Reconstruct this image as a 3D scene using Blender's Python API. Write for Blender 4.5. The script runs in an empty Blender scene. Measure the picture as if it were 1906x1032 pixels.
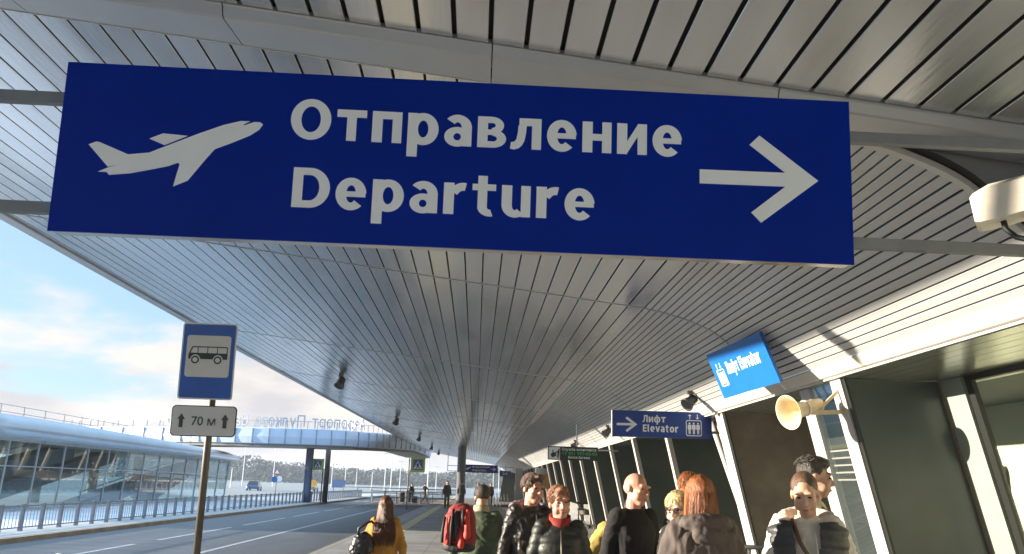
import bpy, math, random
from mathutils import Vector, Matrix, noise as mnoise
R = math.radians
rng = random.Random(7)
S = bpy.context.scene
COL = S.collection

# ------------------------------------------------------------------ camera, world, sun, exposure
cam_d = bpy.data.cameras.new('camera')
cam = bpy.data.objects.new('camera', cam_d)
COL.objects.link(cam)
S.camera = cam
cam_d.sensor_width = 36.0
cam_d.lens = 36.0 * 1550 / 1906
cam_d.clip_start = 0.05
cam_d.clip_end = 6000


_px, _py, _f, _roll = 885.0, 903.0, 1550.0, 0.03
_d = Vector(((_px - 953) / _f, -(_py - 516) / _f, 1)).normalized()
_p = Vector(((_px + 1000 - 953) / _f, -(_py + 1000 * _roll - 516) / _f, 1))
_n = _p.cross(_d).normalized()
if _n.y < 0: _n = -_n
_x = _n.cross(_d)
if _x.x < 0: _x = -_x
right = Vector((_x.x, _d.x, _n.x)); upv = Vector((_x.y, _d.y, _n.y)); fwd = Vector((_x.z, _d.z, _n.z))
M3 = Matrix((right, upv, -fwd)).transposed()
cam.matrix_world = Matrix.Translation((0, 0, 1.65)) @ M3.to_4x4()

SUN_E, SUN_A = 9.4, 4.0            # elevation; degrees the sun stands ahead of square-left
sun_vec = Vector((-math.cos(R(SUN_E)) * math.cos(R(SUN_A)), math.cos(R(SUN_E)) * math.sin(R(SUN_A)), math.sin(R(SUN_E))))
sd = bpy.data.lights.new('sun', 'SUN')
sd.energy = 4.2; sd.angle = R(0.5); sd.color = (1.0, 0.87, 0.70)
sun = bpy.data.objects.new('sun', sd); COL.objects.link(sun)
sun.rotation_euler = sun_vec.to_track_quat('Z', 'Y').to_euler()

W = bpy.data.worlds.new('World'); S.world = W; W.use_nodes = True
wn, wl = W.node_tree.nodes, W.node_tree.links
wn.clear()
def N(tree, t, **kw):
    n = tree.nodes.new(t)
    for k, v in kw.items():
        if k.startswith('i_'): n.inputs[int(k[2:])].default_value = v
        else: setattr(n, k, v)
    return n
T = W.node_tree
out = N(T, 'ShaderNodeOutputWorld'); bg = N(T, 'ShaderNodeBackground')
bg.inputs[1].default_value = 0.10
sky = N(T, 'ShaderNodeTexSky', sky_type='NISHITA', sun_disc=False)
sky.sun_elevation = R(SUN_E); sky.sun_rotation = R(270 + SUN_A); sky.air_density = 1.0; sky.dust_density = 1.2; sky.ozone_density = 1.6
tc = N(T, 'ShaderNodeTexCoord'); mp = N(T, 'ShaderNodeMapping')
mp.inputs['Scale'].default_value = (1.0, 1.0, 3.2); mp.inputs['Location'].default_value = (0.35, 0.1, 0.2)
n1 = N(T, 'ShaderNodeTexNoise'); n1.inputs['Scale'].default_value = 3.8; n1.inputs['Detail'].default_value = 9; n1.inputs['Roughness'].default_value = 0.55
n1.inputs['Distortion'].default_value = 0.25
sep = N(T, 'ShaderNodeSeparateXYZ')
mr = N(T, 'ShaderNodeMapRange'); mr.inputs[1].default_value = 0.03; mr.inputs[2].default_value = 0.24; mr.inputs[3].default_value = 0.20; mr.inputs[4].default_value = -0.11
ad = N(T, 'ShaderNodeMath', operation='ADD')
cr = N(T, 'ShaderNodeMapRange'); cr.inputs[1].default_value = 0.47; cr.inputs[2].default_value = 0.63; cr.interpolation_type = 'SMOOTHSTEP'
n2 = N(T, 'ShaderNodeTexNoise'); n2.inputs['Scale'].default_value = 6.5; n2.inputs['Detail'].default_value = 6
ccol = N(T, 'ShaderNodeMixRGB'); ccol.inputs[1].default_value = (1.72, 1.66, 1.72, 1); ccol.inputs[2].default_value = (2.50, 2.32, 2.14, 1)
cm = N(T, 'ShaderNodeMapRange'); cm.inputs[1].default_value = 0.40; cm.inputs[2].default_value = 0.60
mx = N(T, 'ShaderNodeMixRGB')
skm = N(T, 'ShaderNodeMixRGB', blend_type='MULTIPLY'); skm.inputs[0].default_value = 1; skm.inputs[2].default_value = (0.50, 0.58, 0.72, 1)
sb_ = N(T, 'ShaderNodeMixRGB'); sb_.inputs[0].default_value = 0.6; sb_.inputs[2].default_value = (1.30, 1.95, 2.45, 1)
hr_ = N(T, 'ShaderNodeMapRange'); hr_.inputs[1].default_value = 0.40; hr_.inputs[2].default_value = 0.75; hr_.inputs[3].default_value = 1.0; hr_.inputs[4].default_value = 3.2; hr_.interpolation_type = 'SMOOTHSTEP'  # overhead sky brightened as added fill for shaded areas, out of view
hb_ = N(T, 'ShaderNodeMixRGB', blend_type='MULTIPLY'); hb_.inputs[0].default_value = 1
for a, b in ((tc.outputs['Generated'], mp.inputs[0]), (mp.outputs[0], n1.inputs[0]), (mp.outputs[0], n2.inputs[0]), (tc.outputs['Generated'], sep.inputs[0]),
             (sep.outputs[2], mr.inputs[0]), (n1.outputs[0], ad.inputs[0]), (mr.outputs[0], ad.inputs[1]), (ad.outputs[0], cr.inputs[0]),
             (n2.outputs[0], cm.inputs[0]), (cm.outputs[0], ccol.inputs[0]), (sky.outputs[0], skm.inputs[1]), (skm.outputs[0], sb_.inputs[1]), (sb_.outputs[0], mx.inputs[1]), (ccol.outputs[0], mx.inputs[2]),
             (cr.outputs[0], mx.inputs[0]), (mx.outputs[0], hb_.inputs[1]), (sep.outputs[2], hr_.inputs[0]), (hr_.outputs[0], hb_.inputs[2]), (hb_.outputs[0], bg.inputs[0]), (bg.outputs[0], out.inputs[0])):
    wl.new(a, b)
S.view_settings.view_transform = 'Standard'; S.view_settings.look = 'None'
S.view_settings.exposure = 2.05; S.view_settings.gamma = 1.0
S.cycles.max_bounces = 8; S.cycles.glossy_bounces = 4; S.cycles.diffuse_bounces = 4; S.cycles.transparent_max_bounces = 12
S.cycles.use_denoising = True
S.cycles.caustics_reflective = False; S.cycles.caustics_refractive = False
S.cycles.sample_clamp_indirect = 6.0

# ------------------------------------------------------------------ materials
MATS = {}
def mat(name, col, rough=0.6, metal=0.0, var=0.12, vscale=3.0, bump=0.0, bscale=40.0, stretch=(1, 1, 1), spec=0.5, coat=0.0, rvar=0.0, col2=None):
    if name in MATS: return MATS[name]
    m = bpy.data.materials.new(name); m.use_nodes = True
    t = m.node_tree; b = t.nodes['Principled BSDF']
    b.inputs['Roughness'].default_value = rough; b.inputs['Metallic'].default_value = metal
    b.inputs['Specular IOR Level'].default_value = spec
    if coat: b.inputs['Coat Weight'].default_value = coat; b.inputs['Coat Roughness'].default_value = 0.08
    c = N(t, 'ShaderNodeTexCoord'); mpn = N(t, 'ShaderNodeMapping'); mpn.inputs['Scale'].default_value = stretch
    t.links.new(c.outputs['Object'], mpn.inputs[0])
    nz = N(t, 'ShaderNodeTexNoise'); nz.inputs['Scale'].default_value = vscale; nz.inputs['Detail'].default_value = 6; nz.inputs['Roughness'].default_value = 0.62
    t.links.new(mpn.outputs[0], nz.inputs[0])
    mi = N(t, 'ShaderNodeMixRGB')
    c2 = col2 if col2 else tuple(min(1, x * (1 + var)) for x in col)
    c1 = col if col2 else tuple(x * (1 - var) for x in col)
    mi.inputs[1].default_value = (*c1, 1); mi.inputs[2].default_value = (*c2, 1)
    rg = N(t, 'ShaderNodeMapRange'); rg.inputs[1].default_value = 0.3; rg.inputs[2].default_value = 0.7
    t.links.new(nz.outputs[0], rg.inputs[0]); t.links.new(rg.outputs[0], mi.inputs[0]); t.links.new(mi.outputs[0], b.inputs['Base Color'])
    if rvar:
        r2 = N(t, 'ShaderNodeMapRange'); r2.inputs[1].default_value = 0.3; r2.inputs[2].default_value = 0.7
        r2.inputs[3].default_value = rough - rvar; r2.inputs[4].default_value = rough + rvar
        t.links.new(nz.outputs[0], r2.inputs[0]); t.links.new(r2.outputs[0], b.inputs['Roughness'])
    if bump:
        nb = N(t, 'ShaderNodeTexNoise'); nb.inputs['Scale'].default_value = bscale; nb.inputs['Detail'].default_value = 4
        bp = N(t, 'ShaderNodeBump'); bp.inputs['Strength'].default_value = bump; bp.inputs['Distance'].default_value = 0.02
        t.links.new(mpn.outputs[0], nb.inputs[0]); t.links.new(nb.outputs[0], bp.inputs['Height']); t.links.new(bp.outputs[0], b.inputs['Normal'])
    MATS[name] = m
    return m
def glass_mat(name, tint, gloss=0.3, rough=0.02):
    if name in MATS: return MATS[name]
    m = bpy.data.materials.new(name); m.use_nodes = True; t = m.node_tree; t.nodes.clear()
    o = N(t, 'ShaderNodeOutputMaterial'); tr = N(t, 'ShaderNodeBsdfTransparent'); gl = N(t, 'ShaderNodeBsdfGlossy'); mxs = N(t, 'ShaderNodeMixShader')
    tr.inputs[0].default_value = (*tint, 1); gl.inputs[0].default_value = (0.9, 0.95, 0.97, 1); gl.inputs['Roughness'].default_value = rough
    fr = N(t, 'ShaderNodeLayerWeight'); fr.inputs[0].default_value = 0.5
    pw = N(t, 'ShaderNodeMath', operation='POWER'); pw.inputs[1].default_value = 2.6
    ml_ = N(t, 'ShaderNodeMath', operation='MULTIPLY_ADD'); ml_.inputs[1].default_value = gloss * 1.6; ml_.inputs[2].default_value = 0.06
    t.links.new(fr.outputs['Facing'], pw.inputs[0]); t.links.new(pw.outputs[0], ml_.inputs[0]); t.links.new(ml_.outputs[0], mxs.inputs[0]); t.links.new(tr.outputs[0], mxs.inputs[1]); t.links.new(gl.outputs[0], mxs.inputs[2]); t.links.new(mxs.outputs[0], o.inputs[0])
    MATS[name] = m
    return m
def paver_mat(name, c1, c2, mortar, bw, bh, rot=0.0, msize=0.012, rough=0.75, offset=0.5):
    m = bpy.data.materials.new(name); m.use_nodes = True; t = m.node_tree; b = t.nodes['Principled BSDF']
    c = N(t, 'ShaderNodeTexCoord'); mpn = N(t, 'ShaderNodeMapping'); mpn.inputs['Rotation'].default_value = (0, 0, rot)
    br = N(t, 'ShaderNodeTexBrick'); br.offset = offset
    br.inputs['Color1'].default_value = (*c1, 1); br.inputs['Color2'].default_value = (*c2, 1); br.inputs['Mortar'].default_value = (*mortar, 1)
    br.inputs['Scale'].default_value = 1.0; br.inputs['Mortar Size'].default_value = msize; br.inputs['Brick Width'].default_value = bw; br.inputs['Row Height'].default_value = bh
    nz = N(t, 'ShaderNodeTexNoise'); nz.inputs['Scale'].default_value = 0.7; nz.inputs['Detail'].default_value = 8
    mi = N(t, 'ShaderNodeMixRGB', blend_type='MULTIPLY'); mi.inputs[0].default_value = 0.55
    rp = N(t, 'ShaderNodeMapRange'); rp.inputs[1].default_value = 0.3; rp.inputs[2].default_value = 0.7; rp.inputs[3].default_value = 0.55; rp.inputs[4].default_value = 1.15
    for x, y in ((c.outputs['Object'], mpn.inputs[0]), (mpn.outputs[0], br.inputs[0]), (mpn.outputs[0], nz.inputs[0]), (nz.outputs[0], rp.inputs[0]), (br.outputs[0], mi.inputs[1]), (rp.outputs[0], mi.inputs[2]), (mi.outputs[0], b.inputs['Base Color'])):
        t.links.new(x, y)
    bp = N(t, 'ShaderNodeBump'); bp.inputs['Strength'].default_value = 0.5; bp.inputs['Distance'].default_value = 0.004
    t.links.new(br.outputs['Fac'], bp.inputs['Height']); bp.invert = True; t.links.new(bp.outputs[0], b.inputs['Normal'])
    b.inputs['Roughness'].default_value = rough
    return m

# ------------------------------------------------------------------ mesh helpers
class MB:
    def __init__(s): s.v = []; s.f = []
    def add(s, vs, fs):
        o = len(s.v); s.v += [tuple(v) for v in vs]; s.f += [tuple(i + o for i in f) for f in fs]; return s
    def box(s, c, d, m=None):
        x, y, z = (q / 2 for q in d)
        vs = [Vector((a * x, b * y, e * z)) for a in (-1, 1) for b in (-1, 1) for e in (-1, 1)]
        if m is not None: vs = [m @ v for v in vs]
        vs = [v + Vector(c) for v in vs]
        return s.add(vs, [(0, 1, 3, 2), (4, 6, 7, 5), (0, 4, 5, 1), (2, 3, 7, 6), (0, 2, 6, 4), (1, 5, 7, 3)])
    def b2(s, a, b): return s.box([(p + q) / 2 for p, q in zip(a, b)], [abs(q - p) for p, q in zip(a, b)])
    def bar(s, p, q, w, h, up=(0, 0, 1)):
        p, q = Vector(p), Vector(q); d = q - p; L = d.length; d.normalize()
        u = Vector(up)
        if abs(d.dot(u)) > 0.98: u = Vector((0, 1, 0))
        sx = d.cross(u).normalized(); sz = sx.cross(d)
        vs = [p + d * t * L + sx * a * w / 2 + sz * b * h / 2 for t in (0, 1) for a in (-1, 1) for b in (-1, 1)]
        return s.add(vs, [(0, 2, 3, 1), (4, 5, 7, 6), (0, 1, 5, 4), (2, 6, 7, 3), (0, 4, 6, 2), (1, 3, 7, 5)])
    def tube(s, pts, r, n=8, cap=True):
        pts = [Vector(p) for p in pts]; rr = r if isinstance(r, (list, tuple)) else [r] * len(pts)
        o = len(s.v); prev = None
        for i, p in enumerate(pts):
            d = (pts[min(i + 1, len(pts) - 1)] - pts[max(i - 1, 0)]).normalized()
            if prev is None:
                a = Vector((0, 0, 1)) if abs(d.z) < 0.9 else Vector((1, 0, 0)); u = d.cross(a).normalized()
            else: u = (prev - d * prev.dot(d)).normalized()
            prev = u; w = d.cross(u)
            for k in range(n):
                t = 2 * math.pi * k / n; s.v.append(tuple(p + (u * math.cos(t) + w * math.sin(t)) * rr[i]))
        for i in range(len(pts) - 1):
            for k in range(n):
                a, b = o + i * n + k, o + i * n + (k + 1) % n; s.f.append((a, b, b + n, a + n))
        if cap:
            s.f.append(tuple(o + k for k in reversed(range(n)))); s.f.append(tuple(o + (len(pts) - 1) * n + k for k in range(n)))
        return s
    def lathe(s, prof, n=24, m=None):
        o = len(s.v)
        for (r, z) in prof:
            for k in range(n):
                t = 2 * math.pi * k / n; v = Vector((r * math.cos(t), r * math.sin(t), z)); s.v.append(tuple(m @ v if m is not None else v))
        for i in range(len(prof) - 1):
            for k in range(n):
                a, b = o + i * n + k, o + i * n + (k + 1) % n; s.f.append((a, b, b + n, a + n))
        s.f.append(tuple(o + k for k in reversed(range(n)))); s.f.append(tuple(o + (len(prof) - 1) * n + k for k in range(n)))
        return s
    def loft(s, rings, n=24, m=None):      # rings: (z, cx, cy, rx, ry)
        o = len(s.v)
        for (z, cx, cy, rx, ry) in rings:
            for k in range(n):
                t = 2 * math.pi * k / n; ct, st = math.cos(t), math.sin(t)
                e = 0.85
                v = Vector((cx + rx * math.copysign(abs(ct) ** e, ct), cy + ry * math.copysign(abs(st) ** e, st), z)); s.v.append(tuple(m @ v if m is not None else v))
        for i in range(len(rings) - 1):
            for k in range(n):
                a, b = o + i * n + k, o + i * n + (k + 1) % n; s.f.append((a, b, b + n, a + n))
        s.f.append(tuple(o + k for k in reversed(range(n)))); s.f.append(tuple(o + (len(rings) - 1) * n + k for k in range(n)))
        return s
    def ell(s, c, r, m=None, nu=16, nv=10):
        o = len(s.v); vs = [Vector((0, 0, 1))]
        for j in range(1, nv):
            a = math.pi * j / nv
            for k in range(nu):
                t = 2 * math.pi * k / nu; vs.append(Vector((math.sin(a) * math.cos(t), math.sin(a) * math.sin(t), math.cos(a))))
        vs.append(Vector((0, 0, -1)))
        c = Vector(c)
        for v in vs:
            q = Vector((v.x * r[0], v.y * r[1], v.z * r[2])) + c
            s.v.append(tuple(m @ q if m is not None else q))
        for k in range(nu): s.f.append((o, o + 1 + k, o + 1 + (k + 1) % nu))
        for j in range(nv - 2):
            for k in range(nu):
                a, b = o + 1 + j * nu + k, o + 1 + j * nu + (k + 1) % nu; s.f.append((a, a + nu, b + nu, b))
        e = o + 1 + (nv - 1) * nu; l = o + 1 + (nv - 2) * nu
        for k in range(nu): s.f.append((e, l + (k + 1) % nu, l + k))
        return s
    def cone(s, p, r0, q, r1, n=12, m=None):       # round cone
        p, q = Vector(p), Vector(q)
        if m is not None: p, q = m @ p, m @ q
        d = q - p; L = max(d.length, 1e-5); d = d / L
        pts, rr = [], []
        for a in (85, 60, 30): pts.append(p - d * r0 * math.sin(R(a))); rr.append(r0 * math.cos(R(a)))
        for t in (0, .25, .5, .75, 1): pts.append(p + d * L * t); rr.append(r0 + (r1 - r0) * t)
        for a in (30, 60, 85): pts.append(q + d * r1 * math.sin(R(a))); rr.append(r1 * math.cos(R(a)))
        return s.tube(pts, rr, n)
    def poly(s, pts, y0, y1):      # extrude a polygon given in (x, z) from y0 (front) to y1 (back); ear-clipped by tessellation
        from mathutils.geometry import tessellate_polygon
        p3 = [Vector((a, 0, b)) for a, b in pts]
        tr = tessellate_polygon([p3]); n = len(pts)
        vs = [(a, y0, b) for a, b in pts] + [(a, y1, b) for a, b in pts]
        fs = [tuple(t) for t in tr] + [tuple(i + n for i in reversed(t)) for t in tr] + [(i, (i + 1) % n, (i + 1) % n + n, i + n) for i in range(n)]
        return s.add(vs, fs)
    def mesh(s, name):
        me = bpy.data.meshes.new(name); me.from_pydata(s.v, [], s.f); me.update(); return me
    def build(s, name, m, parent=None, smooth=False, label=None):
        me = s.mesh(name); me.materials.append(m)
        if smooth: me.polygons.foreach_set('use_smooth', [True] * len(me.polygons))
        o = bpy.data.objects.new(name, me); COL.objects.link(o)
        if parent: o.parent = parent
        if label: o['label'] = label
        return o
def tag(o, label=None, cat=None, group=None, kind=None):
    if label: o['label'] = label
    if cat: o['category'] = cat
    if group: o['group'] = group
    if kind: o['kind'] = kind
    return o
def thing(name, label, cat, loc=(0, 0, 0), rot=(0, 0, 0), group=None):
    o = bpy.data.objects.new(name, None); COL.objects.link(o); o.location = loc; o.rotation_euler = rot; o.empty_display_size = 0.1
    return tag(o, label, cat, group)
def copy_tree(o, parent=None):
    c = o.copy(); COL.objects.link(c)
    if parent: c.parent = parent
    for ch in list(o.children): copy_tree(ch, c)
    return c
def text_mb(body, x0, x1, base, cap, y0, y1, bold=0.02, mirror=False):
    cu = bpy.data.curves.new('t', 'FONT'); cu.body = body; cu.size = 1.0; cu.offset = bold; cu.extrude = 0.05; cu.resolution_u = 4
    o = bpy.data.objects.new('t', cu); COL.objects.link(o)
    bpy.context.view_layer.update()
    me = bpy.data.meshes.new_from_object(o.evaluated_get(bpy.context.evaluated_depsgraph_get()))
    vs = [v.co.copy() for v in me.vertices]; fs = [tuple(p.vertices) for p in me.polygons]
    bpy.data.objects.remove(o); bpy.data.curves.remove(cu); bpy.data.meshes.remove(me)
    mb = MB()
    if not vs: return mb
    a = min(v.x for v in vs); b = max(v.x for v in vs)
    sx = (x1 - x0) / (b - a); sz = cap / 0.72
    out = []
    for v in vs:
        x = x0 + (v.x - a) * sx
        if mirror: x = x1 - (x - x0)
        out.append((x, y0 if v.z > 0 else y1, base + v.y * sz))
    return mb.add(out, fs)

# hand-built bold sign alphabet: each glyph is a set of filled strokes (cap height 1, x-height 0.78)
SW, HW, XH = 0.245, 0.19, 0.79
def _ring(cx, cz, rx, rz, a0=0, a1=360, tx=SW, tz=HW, n=28):
    A = [R(a0 + (a1 - a0) * k / n) for k in range(n + 1)]
    return [(cx + rx * math.cos(a), cz + rz * math.sin(a)) for a in A] + [(cx + (rx - tx) * math.cos(a), cz + (rz - tz) * math.sin(a)) for a in reversed(A)]
def _rc(x0, x1, z0, z1): return [(x0, z0), (x1, z0), (x1, z1), (x0, z1)]
def glyph(c):
    r = _rc; b = _ring
    if c in 'О': return [b(.475, .5, .475, .52, 90, 270), b(.475, .5, .475, .52, -90, 90)], .95
    if c == 'o': return [b(.37, .39, .37, .41, 90, 270), b(.37, .39, .37, .41, -90, 90)], .74
    if c == 'т': return [r(0, .70, XH - HW, XH), r(.24, .465, 0, XH - HW)], .70
    if c == 'п': return [r(0, SW, 0, XH), r(.48, .705, 0, XH), r(SW, .48, XH - HW, XH)], .705
    if c in 'рp': return [r(0, SW, -.32, XH), b(.37, .39, .37, .41, -175, 175)], .74
    if c in 'аa': return [r(.43, .655, 0, .50), b(.315, .47, .34, .33, 0, 140), b(.31, .235, .31, .25, 0, 360, .22, .155)], .655
    if c == 'в': return [r(0, SW, 0, XH), r(.1, .34, XH - .16, XH), r(.1, .36, .325, .46), r(.1, .36, 0, .16), b(.34, .57, .29, .22, -90, 90, .20, .155), b(.36, .23, .33, .23, -90, 90, .22, .155)], .69
    if c == 'л': return [r(.48, .705, 0, XH), r(.17, .48, XH - HW, XH), [(-.04, .0), (.06, -.02), (.17, .02), (.25, .10), (.305, .22), (.335, .40), (.35, XH - HW), (.15, XH - HW), (.14, .42), (.11, .25), (.06, .18), (-.02, .165)]], .705
    if c in 'еe': return [b(.36, .39, .36, .41, 5, 315), r(.20, .70, .32, .455)], .72
    if c == 'н': return [r(0, SW, 0, XH), r(.48, .705, 0, XH), r(SW, .48, .31, .48)], .705
    if c == 'и': return [r(0, SW, 0, XH), r(.50, .725, 0, XH), [(SW, .02), (SW, .33), (.50, XH - .02), (.50, XH - .33)]], .725
    if c == 'D': return [r(0, .235, 0, 1), r(.235, .40, 1 - .18, 1), r(.235, .40, 0, .18), b(.40, .5, .47, .5, -90, 90, .245, .18)], .87
    if c == 'r': return [r(0, SW, 0, XH), b(.46, .38, .36, .42, 78, 150, .2, .2)], .535
    if c == 't': return [r(.13, .355, .18, 1.0), r(0, .56, XH - .16, XH), b(.42, .215, .29, .235, 180, 285, .225, .17)], .56
    if c == 'u': return [r(.46, .685, 0, XH), r(0, SW, .28, XH), b(.315, .30, .315, .32, 180, 312, SW, .185)], .685
    if c == 'Л': return [r(.58, .80, 0, 1), r(.20, .58, 1 - HW, 1), [(-.04, 0), (.10, .0), (.22, .05), (.31, .18), (.365, .42), (.39, 1 - HW), (.19, 1 - HW), (.17, .45), (.13, .25), (.06, .18), (-.03, .17)]], .80
    if c == 'ф': return [r(.39, .61, -.30, 1.02), b(.30, .39, .30, .40, 70, 290), b(.70, .39, .30, .40, -110, 110)], 1.0
    if c == 'E': return [r(0, .23, 0, 1), r(.23, .62, 1 - HW, 1), r(.23, .58, .42, .42 + HW), r(.23, .62, 0, HW)], .62
    if c == 'l': return [r(0, SW, .2, 1.02), b(.24, .215, .24, .225, 180, 280, .22, .17)], .33
    if c == 'v': return [[(-.02, XH), (.21, XH), (.355, .27), (.50, XH), (.72, XH), (.45, 0), (.25, 0)]], .70
    return [], .35
def word_mb(body, x0, x1, base, cap, y0, y1):
    pieces, pen = [], 0.0
    for c in body:
        g_, w = glyph(c)
        pieces += [[(pen + a, b) for a, b in p] for p in g_]
        pen += w + (.14 if g_ else 0)
    pen -= .14; sx = (x1 - x0) / pen
    mb = MB()
    for i, p in enumerate(pieces):
        mb.poly([(x0 + a * sx, base + b * cap) for a, b in p], y0 - 0.00025 * (i % 5), y1)
    return mb
def rrect(x0, z0, x1, z1, r, n=5):
    pts = []
    for cx, cz, a0 in ((x1 - r, z1 - r, 0), (x0 + r, z1 - r, 90), (x0 + r, z0 + r, 180), (x1 - r, z0 + r, 270)):
        for k in range(n + 1):
            a = R(a0 + 90 * k / n); pts.append((cx + r * math.cos(a), cz + r * math.sin(a)))
    return pts

# ------------------------------------------------------------------ shared materials
m_slat = mat('brushed_aluminium_slats', (0.66, 0.68, 0.70), 0.20, 0.88, 0.10, 3.6, 0.035, 26, (1, 0.12, 1), rvar=0.05)
m_slat_n = mat('painted_slats', (0.56, 0.57, 0.57), 0.42, 0.35, 0.07, 3.5, 0.03, 30, (1, 0.12, 1))
m_back = mat('dark_void', (0.030, 0.027, 0.024), 0.9)
m_trim = mat('grey_trim', (0.45, 0.47, 0.49), 0.38, 0.45, 0.05, 2)
m_closure = mat('closure_panel_grey', (0.42, 0.42, 0.42), 0.36, 0.6, 0.08, 2.5)
m_fascia = mat('cream_fascia', (0.62, 0.60, 0.55), 0.45, 0.1, 0.04, 2)
m_steel = mat('galvanised_steel', (0.40, 0.42, 0.44), 0.42, 0.8, 0.14, 8, 0.05, 60)
m_railg = mat('rail_grey_paint', (0.17, 0.19, 0.205), 0.45, 0.3, 0.12, 6)
m_inox = mat('stainless', (0.58, 0.56, 0.53), 0.22, 0.95, 0.08, 3)
m_blue = mat('sign_blue', (0.0010, 0.022, 0.300), 0.32, 0.0, 0.10, 1.6, 0.01, 30, spec=0.05)
m_blue2 = mat('lift_sign_blue', (0.006, 0.045, 0.27), 0.35, 0.0, 0.08)
m_cyan = mat('lift_panel_cyan', (0.006, 0.120, 0.42), 0.35, 0.0, 0.05)
m_white = mat('sign_white', (0.78, 0.84, 0.89), 0.5, 0.0, 0.03)
m_glow = mat('reflective_white', (0.62, 0.62, 0.60), 0.45, 0.0, 0.06)
m_black = mat('black_paint', (0.012, 0.012, 0.013), 0.4)
m_signblue = mat('traffic_blue', (0.006, 0.085, 0.42), 0.28, 0.0, 0.2, 3.5)
m_postgrey = mat('post_grey', (0.11, 0.10, 0.085), 0.45, 0.6, 0.2, 6)
m_post_white = mat('white_post', (0.46, 0.43, 0.40), 0.4, 0.05, 0.05)
m_fin = mat('fin_dark_green', (0.070, 0.082, 0.070), 0.22, 0.0, 0.18, 1.2, 0.01, 3, spec=0.4)
m_finb = mat('fin_dark_brown', (0.20, 0.15, 0.115), 0.26, 0.0, 0.25, 1.5, 0.01, 3, spec=0.4)
m_finn = mat('fin_near_green', (0.085, 0.103, 0.094), 0.26, 0.0, 0.15, 0.9, 0.01, 2, spec=0.4)
m_frame_g = mat('pale_green_frame', (0.36, 0.40, 0.34), 0.4, 0.3, 0.06)
m_gasket = mat('gasket', (0.010, 0.012, 0.010), 0.5)
m_glass_w = glass_mat('window_glass', (0.94, 0.96, 0.93), 0.40)
m_glass_b = glass_mat('hall_glass', (0.55, 0.68, 0.72), 0.45)
m_soffit = mat('soffit_slats', (0.40, 0.42, 0.36), 0.24, 0.7, 0.05, 2)
m_bodywhite = mat('housing_white', (0.74, 0.69, 0.58), 0.38, 0.0, 0.08, 14)
m_rubber = mat('black_rubber', (0.015, 0.015, 0.016), 0.5)
m_lens = mat('dark_lens', (0.006, 0.007, 0.010), 0.08, 0.0, 0.05)
m_horn = mat('horn_cream', (0.64, 0.53, 0.34), 0.45, 0.0, 0.10, 9)

# ------------------------------------------------------------------ ground
m_asph = mat('asphalt', (0.080, 0.086, 0.100), 0.62, 0, 0.35, 0.9, 0.4, 160, (1.0, 0.22, 1), rvar=0.1)
m_pave = paver_mat('pavement_blocks', (0.38, 0.39, 0.40), (0.265, 0.272, 0.28), (0.12, 0.115, 0.11), 2.4, 0.30, 0, 0.014)
m_gran = paver_mat('granite_edge', (0.36, 0.36, 0.37), (0.31, 0.31, 0.33), (0.14, 0.14, 0.14), 0.9, 0.6, R(90), 0.012)
m_tact = mat('tactile_yellow', (0.66, 0.57, 0.36), 0.7, 0, 0.14, 5, 0.9, 42)
m_kerb = mat('kerb_stone', (0.34, 0.31, 0.28), 0.8, 0, 0.2, 3, 0.2, 60)
m_kerb2 = mat('kerb_tan', (0.36, 0.25, 0.16), 0.8, 0, 0.25, 2, 0.2, 60)
m_side = mat('sidewalk_concrete', (0.34, 0.345, 0.36), 0.8, 0, 0.14, 1.5, 0.2, 50)
m_verge = mat('verge_pale', (0.55, 0.57, 0.62), 0.85, 0, 0.2, 0.6, 0.2, 30)
m_line = mat('road_paint', (0.40, 0.41, 0.43), 0.6, 0, 0.3, 6)
m_field = mat('far_ground', (0.19, 0.20, 0.20), 0.9, 0, 0.25, 0.05)
def sheet(name, x0, y0, x1, y1, z, m, n=1):
    b = MB(); b.add([(x0, y0, z), (x1, y0, z), (x1, y1, z), (x0, y1, z)], [(0, 1, 2, 3)])
    return tag(b.build(name, m), kind='structure')
sheet('ground', -3000, -400, 3000, 4000, -0.170, m_field)
tag(MB().b2((-20.0, 8, -0.168), (-13.604, 122, -0.03)).build('verge', m_verge), kind='structure')
sheet('road', -11.86, -40, -3.80, 260, -0.155, m_asph)
MB().b2((-3.15, -40, -0.16), (9.0, 122, 0.0)).build('pavement', m_pave)
tag(bpy.data.objects['pavement'], kind='structure')
tag(MB().b2((-3.62, -40, -0.16), (-3.152, 122, 0.0)).build('pavement_edge', m_gran), kind='structure')
tag(MB().b2((-3.80, -40, -0.165), (-3.624, 122, -0.004)).build('kerb', m_kerb), kind='structure')
tag(MB().b2((-12.02, 8, -0.165), (-11.862, 122, -0.02)).build('far_kerb', m_kerb2), kind='structure')
tag(MB().b2((-13.6, 8, -0.165), (-12.024, 122, -0.012)).build('far_sidewalk', m_side), kind='structure')
sheet('tactile_strip', -2.86, -40, -2.42, 118, 0.004, m_tact)
mk = MB()
for y in [q * 1.0 for q in range(0, 1)]: pass
mk.add([(-6.72, -40, -0.151), (-6.58, -40, -0.151), (-6.58, 200, -0.151), (-6.72, 200, -0.151)], [(0, 1, 2, 3)])
for k in range(24):
    y = -20 + k * 9.1
    mk.add([(-9.13, y, -0.151), (-9.0, y, -0.151), (-9.0, y + 7.4, -0.151), (-9.13, y + 7.4, -0.151)], [(0, 1, 2, 3)])
for k in range(9):
    x = -11.3 + k * 0.85
    mk.add([(x, 80, -0.147), (x + 0.45, 80, -0.147), (x + 0.45, 84, -0.147), (x, 84, -0.147)], [(0, 1, 2, 3)])
tag(mk.build('lane_marking', m_line), kind='structure')

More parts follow.
